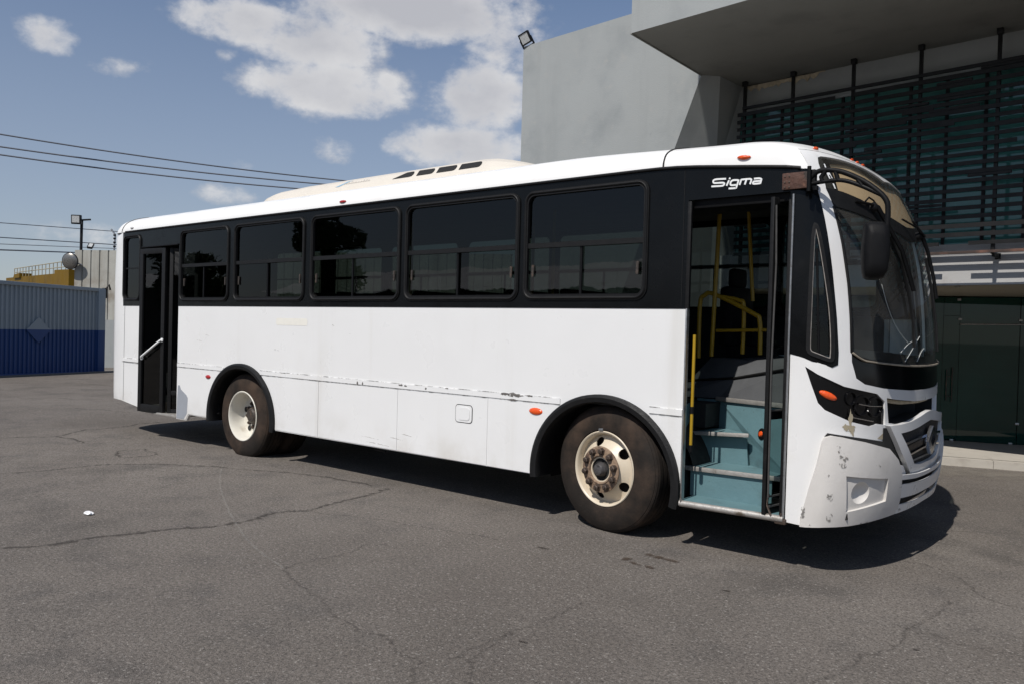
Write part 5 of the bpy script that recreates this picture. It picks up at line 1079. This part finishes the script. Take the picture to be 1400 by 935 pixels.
# ground floor glass front, set back and turned
def gp(t_, z, o=0): return g0 + gd * t_ + gn * o + Vector((0, 0, z))
for i, (a, c) in enumerate(((-4.0, -2.0), (-2.0, -.06), (.165, .94), (.95, 2.9), (2.91, 4.9), (4.91, 6.9), (6.91, 8.9), (8.91, 10.9))):
    mb = MB(); mb.prism([gp(a, .125), gp(c, .125), gp(c, 2.262), gp(a, 2.262)], gn * -.012); mb.build('shop_window', M['shopglass'], BLD)
mb = MB(); mb.prism([gp(-.055, .14), gp(.16, .14), gp(.16, 1.98), gp(-.055, 1.98)], gn * -.012); dr = mb.build('glass_door', M['shopglass'], BLD)
mb = MB(); mb.prism([gp(-.055, 1.985), gp(.16, 1.985), gp(.16, 2.26), gp(-.055, 2.26)], gn * -.012); mb.build('shop_window', M['shopglass'], BLD)
mb = MB()
mb.tube([gp(.0, .72, .05), gp(.0, 1.18, .05)], .008, 8); mb.tube([gp(.075, .70, .05), gp(.075, 1.22, .05)], .008, 8); mb.tube([gp(.0, 1.08, .05), gp(.075, 1.08, .05)], .006, 6); mb.tube([gp(.0, .79, .05), gp(.075, .79, .05)], .006, 6); mb.build('door_handle', M['hub'], dr, 50)
mb = MB(); mb.tube([gp(.16, 1.86, .02), gp(2.9, 1.90, .02)], .012, 8); mb.build('glass_rail', M['steel'], BLD, 50)
for t_, z in ((.10, .125), (.87, .125), (.945, .42), (.945, 1.93), (.16, 1.93), (.14, 2.22)):
    mb = MB(); mb.box((-.025, -.02, -.012), (.025, .02, .022), Matrix(((gd.x, gn.x, 0, gp(t_, z).x), (gd.y, gn.y, 0, gp(t_, z).y), (0, 0, 1, z), (0, 0, 0, 1))), .004); mb.build('glass_clip', M['steel'], BLD, 40)
mb = MB(); mb.add([gp(-7, .1, -1.6), gp(11, .1, -1.6), gp(11, 2.5, -1.6), gp(-7, 2.5, -1.6)], [[0, 1, 2, 3]]); mb.add([gp(-7, .12, .0), gp(11, .12, .0), gp(11, .12, -1.6), gp(-7, .12, -1.6)], [[0, 1, 2, 3]]); mb.build('shop_interior', M['dark'], BLD)
mb = MB(); mb.box((10.4, 1.03, -.1), (11, 9, 7.15), MB_); mb.box((9.0, 6.0, -.1), (10.4, 9, 2.26), MB_); mb.build('wall', M['render'], BLD)
# louvre screen hung in front of the glazing
ls = MB(); rnd = random.Random(21)
z = 2.765; row = 0; PX = [.263, .979, 1.797, 2.618, 3.466, 4.31, 5.15, 6.0, 6.84, 7.7, 8.5]
while z < 4.80:
    h = rnd.uniform(.042, .054); x = .18
    while x < 9:
        L = rnd.choice((1.4, 2.2, 3.5, 5)); e = min(9, x + L)
        if row == 0 and abs(x - .18) < .01: e = 2.90
        ls.box((x, .715, z - h / 2), (e, .735, z + h / 2), MB_); x = e + (rnd.choice((0, 0, .25, .4)) if row else .32)
    if row > 2:
        for _ in range(3):
            x = rnd.uniform(.2, 7); L = rnd.uniform(.25, .75); k = rnd.uniform(.35, .65); ls.box((x, .712, z + .105 * k - .016), (x + L, .738, z + .105 * k + .016), MB_)
    z += .105; row += 1
scr = MB(); scr.box((.26, .70, 4.825), (9, .745, 4.862), MB_, .004); scr = scr.build('louvre_screen', M['blackmetal'], BLD)
ls.build('slats', M['slat'], scr)
mb = MB(); mb.box((1.5, .70, 2.640), (9, .735, 2.672), MB_, .003); mb.build('bottom_bar', M['rustbar'], scr)
for i, x in enumerate(PX):
    mb = MB(); mb.box((x - .02, .745, 2.63), (x + .02, .79, 5.21), MB_, .004); mb.box((x - .032, .73, 5.17), (x + .032, .80, 5.235), MB_, .004)
    mb.box((x - .016, .79, 2.60), (x + .016, 1.03, 2.64), MB_, .004); mb.box((x - .03, 1.0, 2.585), (x + .03, 1.022, 2.655), MB_, .003)
    mb.build('post', M['blackmetal'], scr, 40)
# step in front of the glass
kd = Vector((math.cos(R_(17.7)), math.sin(R_(17.7)), 0)); k0 = Vector((1.226, 6.17, 0))
M['conc'] = mat('pale_concrete', (.42, .39, .34), .9, spec=.2, var=(2, .05), var2=[(5, (.33, .30, .26), .5, .8)], bump=[(30, .15, 5)])
mb = MB()
for a, c in ((-7, -.6), (-.595, .60), (.605, 1.8), (1.805, 3.4), (3.405, 9)):
    mb.prism([k0 + kd * a + Vector((0, 0, -.2)), k0 + kd * c + Vector((0, 0, -.2)), k0 + kd * c + Vector((0, 0, .100)), k0 + kd * a + Vector((0, 0, .100))], Vector((-kd.y, kd.x, 0)) * .12)
tag(mb.build('kerb', M['conc']), 'pale concrete kerb along the foot of the glass shopfront', 'kerb', kind='structure')
kn = Vector((-kd.y, kd.x, 0)); mb = MB(); a0 = k0 + kn * .12
mb.add([a0 + kd * -7 + Vector((0, 0, .104)), a0 + kd * 9 + Vector((0, 0, .104)), gp(9, .124, -.5), gp(-7, .124, -.5)], [[0, 1, 2, 3]])
tag(mb.build('pavement', M['conc']), 'pale concrete step in front of the dark glass shopfront', 'pavement', kind='structure')
# strip of dusty lighter ground along the kerb
ribbon('dusty_strip', [tuple((k0 + kd * t_ - kn * .5).xy) for t_ in (-4, -2, 0, 1, 2, 4, 7)], .36, patchy('pale_dust', (.26, .235, .20), 5, .22, .75, .95, .55), 'band of pale dust on the asphalt along the kerb', z=.006, jit=.0)
# flood lamp on the wall corner
def floodlight(name, label, c, face, up, w, h, d, group=None, foot=None):
    f = Vector(face).normalized(); r_ = f.cross(Vector(up)).normalized(); u = r_.cross(f)
    mt = Matrix(((r_.x, u.x, f.x, c[0]), (r_.y, u.y, f.y, c[1]), (r_.z, u.z, f.z, c[2]), (0, 0, 0, 1)))
    T = thing(name, label, 'floodlight', c, group)
    mb = MB(); mb.box((-w / 2, -h / 2, -d / 2), (w / 2, h / 2, d * .3), mt, .006)
    for i in range(5): mb.box((-w * .4 + i * w * .19, -h * .4, -d * .9), (-w * .4 + i * w * .19 + w * .03, h * .4, -d / 2), mt)
    mb.build('housing', M['blackmetal'], T, 40)
    ring = MB(); ring.add([], [])
    for a, c2 in (((-w / 2, h / 2 - .018, d * .3), (w / 2, h / 2, d * .42)), ((-w / 2, -h / 2, d * .3), (w / 2, -h / 2 + .018, d * .42)), ((-w / 2, -h / 2 + .018, d * .3), (-w / 2 + .018, h / 2 - .018, d * .42)), ((w / 2 - .018, -h / 2 + .018, d * .3), (w / 2, h / 2 - .018, d * .42))): ring.box(a, c2, mt)
    ring.build('bezel', M['blackmetal'], T)
    mb = MB(); mb.box((-w / 2 + .02, -h / 2 + .02, d * .3), (w / 2 - .02, h / 2 - .02, d * .33), mt); mb.build('lens', M['lampglass'], T)
    if foot:
        mb = MB()
        for s in (-1, 1): mb.bar(mt @ Vector((s * (w / 2 + .008), 0, 0)), mt @ Vector((s * (w / 2 + .008), -h * .72, -d * .2)), .012, .03)
        mb.bar(mt @ Vector((-w / 2 - .014, -h * .72, -d * .2)), mt @ Vector((w / 2 + .014, -h * .72, -d * .2)), .03, .012); mb.tube([mt @ Vector((0, -h * .72, -d * .2)), foot], .014, 8); mb.build('bracket', M['blackmetal'], T, 40)
    return T
M['lampglass'] = mat('lamp_glass', (.50, .51, .50), .12, var=(40, .1), var2=(30, (.30, .31, .31), .5, .7))
floodlight('floodlight', 'square black floodlight on the top left corner of the grey building', (-4.99, 5.06, 6.46), (.10, -.90, -.38), (-.28, 0, 1), .20, .19, .06, foot=(-4.98, 5.12, 6.34))
# ------------------------------------------------------------------ sliding gate, left
M['gate'] = None
def gatemat():
    m = bpy.data.materials.new('two_tone_gate_paint'); m.use_nodes = True; t = m.node_tree; N_ = t.nodes; L = t.links; p = N_['Principled BSDF']
    tcc = N_.new('ShaderNodeTexCoord'); sx = N_.new('ShaderNodeSeparateXYZ'); L.new(tcc.outputs['Object'], sx.inputs[0])
    g = N_.new('ShaderNodeMath'); g.operation = 'GREATER_THAN'; L.new(sx.outputs[2], g.inputs[0]); g.inputs[1].default_value = 1.25
    nz = N_.new('ShaderNodeTexNoise'); nz.inputs['Scale'].default_value = 2; nz.inputs['Detail'].default_value = 6; L.new(tcc.outputs['Object'], nz.inputs[0])
    a = N_.new('ShaderNodeMix'); a.data_type = 'RGBA'; a.inputs['A'].default_value = (.012, .045, .16, 1); a.inputs['B'].default_value = (.018, .058, .19, 1); L.new(nz.outputs['Fac'], a.inputs['Factor'])
    c = N_.new('ShaderNodeMix'); c.data_type = 'RGBA'; c.inputs['A'].default_value = (.25, .29, .315, 1); c.inputs['B'].default_value = (.30, .34, .365, 1); L.new(nz.outputs['Fac'], c.inputs['Factor'])
    d = N_.new('ShaderNodeMix'); d.data_type = 'RGBA'; L.new(g.outputs[0], d.inputs['Factor']); L.new(a.outputs['Result'], d.inputs['A']); L.new(c.outputs['Result'], d.inputs['B'])
    L.new(d.outputs['Result'], p.inputs['Base Color']); p.inputs['Roughness'].default_value = .5; return m
M['gate'] = gatemat()
GA = Vector((-18.72, -2.30, 0)); GB = Vector((-21.01, 5.30, 0)); gdv = (GB - GA).normalized(); gnv = Vector((gdv.y, -gdv.x, 0)); GL = (GB - GA).length
if gnv.x < 0: gnv = -gnv
GATE = thing('sliding_gate', 'long corrugated sliding gate, blue below and grey above, behind the bus', 'gate', tuple(GA + gdv * GL / 2))
def gpt(t_, z, o=0): return GA + gdv * t_ + gnv * o + Vector((0, 0, z + .09 - .012 * t_))
V = []; F = []; t_ = 0; prof = [(0, 0), (.055, 0), (.068, .035), (.112, .035)]; cols = []
while t_ < GL - .12:
    for a, o in prof: cols.append((t_ + a, o))
    t_ += .125
for a, o in cols: V += [gpt(a, -.02, o), gpt(a, 2.40, o)]
for i in range(len(cols) - 1): F.append([2 * i, 2 * i + 2, 2 * i + 3, 2 * i + 1])
mesh('corrugated_panel', V, F, M['gate'], GATE)
mb = MB(); mb.bar(gpt(0, 2.43, .03), gpt(GL, 2.43, .03), .10, .10, bev=.01); mb.build('top_rail', M['gate'], GATE, 40)
mb = MB(); mb.bar(gpt(0, .0, .04), gpt(GL, .0, .04), .10, .10, bev=.01); mb.build('bottom_rail', M['gate'], GATE, 40)
mb = MB(); mb.bar(gpt(GL - .1, -.05, .04), gpt(GL - .1, 2.46, .04), .24, .10, up=tuple(gnv), bev=.01); mb.build('end_post', M['gate'], GATE, 40)
mb = MB(); c = 5.85; mb.prism([gpt(c - .36, 1.215, .05), gpt(c, .86, .05), gpt(c + .36, 1.215, .05), gpt(c, 1.57, .05)], gnv * .02); mb.build('diamond_plate', M['gate'], GATE)
mb = MB(); mb.tube([gpt(GL + .05, 2.5, .0), gpt(GL + .05, 2.2, .0)], .07, 10); mb.tube([gpt(GL + .05, 2.48, .06), gpt(GL + .12, 2.60, .1), gpt(GL + .16, 2.45, .1)], .03, 8); mb.build('guide_roller', M['under'], GATE, 50)
mb = MB(); mb.bar(GA + gdv * -1 + gnv * .05 + Vector((0, 0, .01)), GB + gdv * 12 + gnv * .05 + Vector((0, 0, .01)), .5, .08)
tag(mb.build('track_kerb', mat('dusty_concrete_strip', (.17, .155, .135), .9, var=(1.5, .1), bump=(20, .2, 4))), 'low concrete track strip under the sliding gate', 'kerb', kind='structure')
# ---- ribbed wall behind the gate
WA = Vector((-24.02, 5.70, 0)); wd = Vector((math.cos(R_(36)), math.sin(R_(36)), 0)); wnv = Vector((wd.y, -wd.x, 0))
M['sheet'] = mat('weathered_cement_sheet', (.40, .395, .355), .85, spec=.2, var=(.8, .06), var2=[(1.2, (.33, .33, .30), .48, .8), (4, (.22, .20, .17), .64, .8)], bump=(20, .15, 4), streak=(2.2, (.27, .255, .215), .48, .70), grime=((.25, .22, .18), 2.2, 4.2, 2.0))
WALL = thing('boundary_wall', 'tall pale ribbed wall behind the right end of the gate', 'wall', tuple(WA + wd * 5))
V = []; F = []; t_ = 0; cols = []
while t_ < 14:
    cols += [(t_, 0), (t_ + .235, 0), (t_ + .245, -.03), (t_ + .275, -.03), (t_ + .285, 0)]; t_ += .29
for a, o in cols: V += [WA + wd * a + wnv * o + Vector((0, 0, -.4)), WA + wd * a + wnv * o + Vector((0, 0, 3.78 + .012 * a))]
for i in range(len(cols) - 1): F.append([2 * i, 2 * i + 2, 2 * i + 3, 2 * i + 1])
n0 = len(V); bk = -wnv * .25
V += [WA + Vector((0, 0, -.4)) + bk, WA + Vector((0, 0, 3.78)) + bk, WA + wd * 14 + Vector((0, 0, 3.95)) + bk, WA + wd * 14 + bk + Vector((0, 0, -.4))]
F += [[n0, 0, 1, n0 + 1], [1, 2 * len(cols) - 1, n0 + 2, n0 + 1], [n0, n0 + 1, n0 + 2, n0 + 3]]
mesh('ribbed_face', V, F, M['sheet'], WALL)
mb = MB(); mb.prism([WA + wd * .05 + wnv * .02 + Vector((0, 0, -.4)), WA + wd * 14 + wnv * .02 + Vector((0, 0, -.4)), WA + wd * 14 + wnv * .02 + Vector((0, 0, 1.55)), WA + wd * .05 + wnv * .02 + Vector((0, 0, 1.55))], wnv * .08); mb.build('plinth', M['render'], WALL)
# lamp pole
PO = thing('floodlight_pole', 'black pole with a square floodlight on top of the ribbed wall', 'floodlight', (-24.09, 5.93, 3.7))
mb = MB(); mb.tube([(-24.05, 5.90, 3.6), (-24.10, 5.93, 4.80)], .045, 10); mb.build('pole', M['blackmetal'], PO, 50)
mb = MB(); mb.bar((-24.10, 5.93, 4.78), (-23.85, 6.1, 4.80), .05, .05); mb.bar((-24.12, 5.9, 4.68), (-24.03, 5.78, 4.74), .05, .05); mb.build('arm', M['blackmetal'], PO)
c = Vector((-24.04, 5.735, 4.77)); f = Vector((.75, -.66, -.08)).normalized(); r_ = f.cross(Vector((0, 0, 1))).normalized(); u = r_.cross(f)
mt = Matrix(((r_.x, u.x, f.x, c.x), (r_.y, u.y, f.y, c.y), (r_.z, u.z, f.z, c.z), (0, 0, 0, 1)))
mb = MB(); mb.box((-.145, -.15, -.09), (.145, .15, .06), mt, .02); mb.build('housing', M['blackmetal'], PO, 40)
mb = MB(); mb.box((-.11, -.10, .06), (.11, .115, .066), mt); mb.build('lens', M['lampglass'], PO)
floodlight('floodlight', 'small tilted floodlight lying back on the top edge of the ribbed wall', (-23.86, 6.12, 3.95), (.5, -.3, .7), (-.4, .4, .6), .16, .24, .08)
AN = thing('fence_rod', 'thin cranked rod standing on the ribbed wall beside the bus roof', 'rod', (-23.56, 6.74, 3.8))
mb = MB(); mb.tube([(-23.57, 6.74, 3.75), (-23.55, 6.765, 4.36), (-23.66, 6.68, 4.54)], .028, 8); mb.build('rod', M['steel'], AN, 50)
mb = MB()
for z in (3.95, 4.08, 4.21, 4.32): mb.lathe([(.0, 0), (.045, .0), (.045, .05), (0, .05)], 8, Matrix.Translation((-23.56, 6.75, z)))
mb.build('insulator', M['plastic'], AN, 40)
# convex mirror
CM = thing('convex_mirror', 'round convex traffic mirror at the left edge of the ribbed wall', 'mirror', (-23.78, 5.39, 3.4))
c = Vector((-23.87, 5.50, 3.40)); f = Vector((.58, -.80, -.12)).normalized()
mt = Matrix.Translation(c) @ f.to_track_quat('Z', 'Y').to_matrix().to_4x4()
mb = MB(); mb.lathe([(0, .07), (.08, .068), (.15, .058), (.21, .038), (.25, .012)], 36, mt)
mb.build('mirror_dome', mat('dusty_convex_mirror', (.22, .21, .19), .32, .7, var=(10, .1), var2=(6, (.25, .24, .22), .5, .8)), CM, 60)
mb = MB(); mb.lathe([(.25, .012), (.268, .008), (.268, -.02), (.24, -.03), (0, -.04)], 36, mt); mb.build('rim', M['plastic'], CM, 50)
mb = MB(); mb.tube([c - f * .04, c - f * .12, WA + wd * .25 + Vector((0, 0, 3.30))], .025, 8); mb.build('bracket', M['steel'], CM, 50)
# gantry crane girder
M['crane'] = mat('yellow_crane_paint', (.15, .085, .001), .6, spec=.2, var=(1.2, .12), var2=[(.9, (.11, .06, .006), .5, .8), (3, (.12, .08, .03), .66, .8)])
CA = Vector((-46.6, 11.8, 0)); CB_ = Vector((-34.4, 9.6, 0)); cdv = (CB_ - CA)
CR_ = thing('gantry_crane', 'yellow gantry crane girder with a walkway railing above the gate', 'crane', tuple(CA + cdv * .5))
def cp(t_, z, o=0): q = CA + cdv * t_; nn = Vector((-cdv.y, cdv.x, 0)).normalized(); return q + nn * o + Vector((0, 0, z))
mb = MB(); mb.add([cp(-.3, 2.9, 0), cp(1, 2.98, 0), cp(1, 3.58, 0), cp(-.3, 3.83, 0), cp(-.3, 2.9, .6), cp(1, 2.98, .6), cp(1, 3.58, .6), cp(-.3, 3.83, .6)], [[0, 1, 2, 3], [7, 6, 5, 4], [3, 2, 6, 7], [0, 4, 5, 1], [1, 5, 6, 2]]); mb.build('girder', M['crane'], CR_)
mb = MB(); mb.add([cp(.93, 2.95, -.35), cp(1.16, 2.85, -.35), cp(1.16, 3.62, -.35), cp(.93, 3.70, -.35), cp(.93, 2.95, .7), cp(1.16, 2.85, .7), cp(1.16, 3.62, .7), cp(.93, 3.70, .7)], [[0, 1, 2, 3], [7, 6, 5, 4], [3, 2, 6, 7], [0, 4, 5, 1], [1, 5, 6, 2], [0, 3, 7, 4]]); mb.bar(cp(1.05, 3.3, -.38), cp(1.05, 2.2, -.38), .12, .12); mb.build('end_carriage', M['crane'], CR_)
mb = MB(); mb.add([cp(-.06, 3.72, -.1), cp(.10, 3.70, -.1), cp(.10, 3.95, -.1), cp(-.03, 3.92, -.1), cp(-.06, 3.72, .5), cp(.10, 3.70, .5), cp(.10, 3.95, .5), cp(-.03, 3.92, .5)], [[0, 1, 2, 3], [7, 6, 5, 4], [3, 2, 6, 7], [0, 4, 5, 1], [1, 5, 6, 2], [0, 3, 7, 4]]); mb.build('trolley', M['crane'], CR_)
M['rail'] = mat('pale_crane_railing', (.34, .30, .20), .6, var=(3, .1))
mb = MB(); zt = lambda t_: 4.28 - .17 * (t_ + .05); zb = lambda t_: 3.83 - .21 * (t_ + .05)
for k in (1.0, .5): mb.tube([cp(t_, zb(t_) + (zt(t_) - zb(t_)) * k, .05) for t_ in (-.10, .3, .7, 1.02)], .022, 6)
for i in range(17):
    t_ = -.10 + i * .07; mb.tube([cp(t_, zb(t_) - .05, .05), cp(t_, zt(t_), .05)], .020, 6)
mb.build('railing', M['rail'], CR_, 50)
# ---- overhead cables
M['cable'] = mat('weathered_cable', (.13, .14, .165), .6)
def cable(p, q, r, sag, label, grp='overhead cables across the left sky'):
    p = Vector(p); q = Vector(q); d = q - p; P = []
    for i in range(33):
        t_ = -.35 + 1.9 * i / 32; P.append(p + d * t_ + Vector((0, 0, 4 * sag * ((t_ - .5) ** 2 - .25))))
    mb = MB(); mb.tube(P, r * 1.2, 6); tag(mb.build('power_cable', M['cable'], None, 60), label, 'cable', grp)
CB3 = [((-41.917, 9.304, 10.621), (-35.514, 24.878, 10.249), .032, .15, 'highest of the three thick dark cables crossing the sky'), ((-41.898, 9.307, 10.001), (-36.862, 23.77, 10.027), .034, .12, 'middle one of the three thick cables running to the roof unit'), ((-41.886, 9.309, 9.60), (-37.699, 23.078, 9.691), .034, .12, 'lowest of the three thick cables running to the roof unit'),
 ((-41.781, 9.325, 6.21), (-45.605, 16.547, 6.805), .018, .0, 'topmost thin wire passing the floodlight pole'), ((-41.759, 9.329, 5.481), (-45.445, 16.662, 6.005), .022, .0, 'thin wire crossing the middle of the floodlight pole'), ((-41.748, 9.331, 5.153), (-45.709, 16.441, 5.777), .016, .0, 'faint thin wire low over the crane'), ((-41.739, 9.332, 4.861), (-47.292, 15.139, 5.472), .034, .0, 'lowest darker wire ending at the convex mirror')]
for a in CB3: cable(*a)
# ------------------------------------------------------------------ what stands behind the camera and shows in the glass
SH = thing('shed', 'long workshop shed with a pale corrugated roof, mirrored in the bus windows', 'shed', (-14, -32, 0))
mb = MB(); mb.box((-44, -40, 0), (2, -27, 3.6)); mb.build('wall', mat('dark_shed_wall', (.09, .085, .08), .9, var=(.4, .3)), SH)
V = []; F = []; x = -45; i = 0
while x < 3:
    o = .05 if i % 2 else 0; V += [(x, -26.3, 3.6 + o), (x, -33.5, 5.5 + o), (x, -40.7, 3.6 + o)]; x += .25; i += 1
for k in range(i - 1):
    for j in range(2): F.append([k * 3 + j, (k + 1) * 3 + j, (k + 1) * 3 + j + 1, k * 3 + j + 1][::-1])
mesh('roof', V, F, mat('pale_roof_sheet', (.78, .78, .77), .6, .0, var=(.6, .12), var2=(.9, (.45, .42, .38), .58, .8)), SH)
def tree(x, y, h, r, seed, label):
    rnd = random.Random(seed); T = thing('tree', label, 'tree', (x, y, 0), 'trees behind the photographer')
    mb = MB(); mb.tube([(x, y, 0), (x + .1, y, h * .4), (x - .1, y + .1, h * .8)], [.28, .2, .06], 8)
    for k in range(6):
        a = rnd.uniform(0, 6.3); mb.tube([(x + .05, y, h * rnd.uniform(.35, .6)), (x + r * .7 * math.cos(a), y + r * .7 * math.sin(a), h * rnd.uniform(.6, .9))], [.1, .03], 6)
    mb.build('trunk', mat('bark', (.10, .075, .055), .9, var=(4, .3)), T)
    V = []; F = []
    cl = [(rnd.gauss(0, .5) * r, rnd.gauss(0, .5) * r, h * rnd.uniform(.45, 1.0), rnd.uniform(.2, .5) * r) for _ in range(26)]; cl += [(rnd.gauss(0, .3) * r, rnd.gauss(0, .3) * r, h * rnd.uniform(.4, .8), .7 * r) for _ in range(4)]
    for k in range(5200):
        cx, cy, cz, cr = cl[k % 30]; d = Vector((rnd.gauss(0, 1), rnd.gauss(0, 1), rnd.gauss(0, 1))).normalized() * cr * rnd.uniform(.5, 1)
        p = Vector((x + cx, y + cy, cz)) + d; a = Vector((rnd.gauss(0, 1), rnd.gauss(0, 1), rnd.gauss(0, 1))).normalized(); bb = a.orthogonal().normalized(); s = rnd.uniform(.16, .30); n = len(V)
        V += [p + a * s, p + bb * s * .5, p - a * s, p - bb * s * .5]; F.append([n, n + 1, n + 2, n + 3])
    mesh('crown', V, F, mat('foliage', (.055, .085, .03), .7, var=(1.2, .4)), T)
tree(-36, -25, 7.6, 1.8, 1, 'tall narrow tree standing behind the photographer beside the shed')
tree(-47, -23, 5.6, 1.8, 4, 'low tree beyond the far end of the shed')
UP = thing('utility_pole', 'wooden utility pole with a crossarm behind the photographer', 'pole', (-9.5, -18, 0))
mb = MB(); mb.tube([(-9.5, -18, 0), (-9.45, -18, 9.5)], [.14, .10], 10); mb.build('pole', mat('pole_wood', (.09, .07, .055), .9, var=(3, .2)), UP, 50)
mb = MB(); mb.bar((-10.3, -18, 8.6), (-8.6, -18, 8.6), .1, .12); mb.build('crossarm', M['under'], UP)
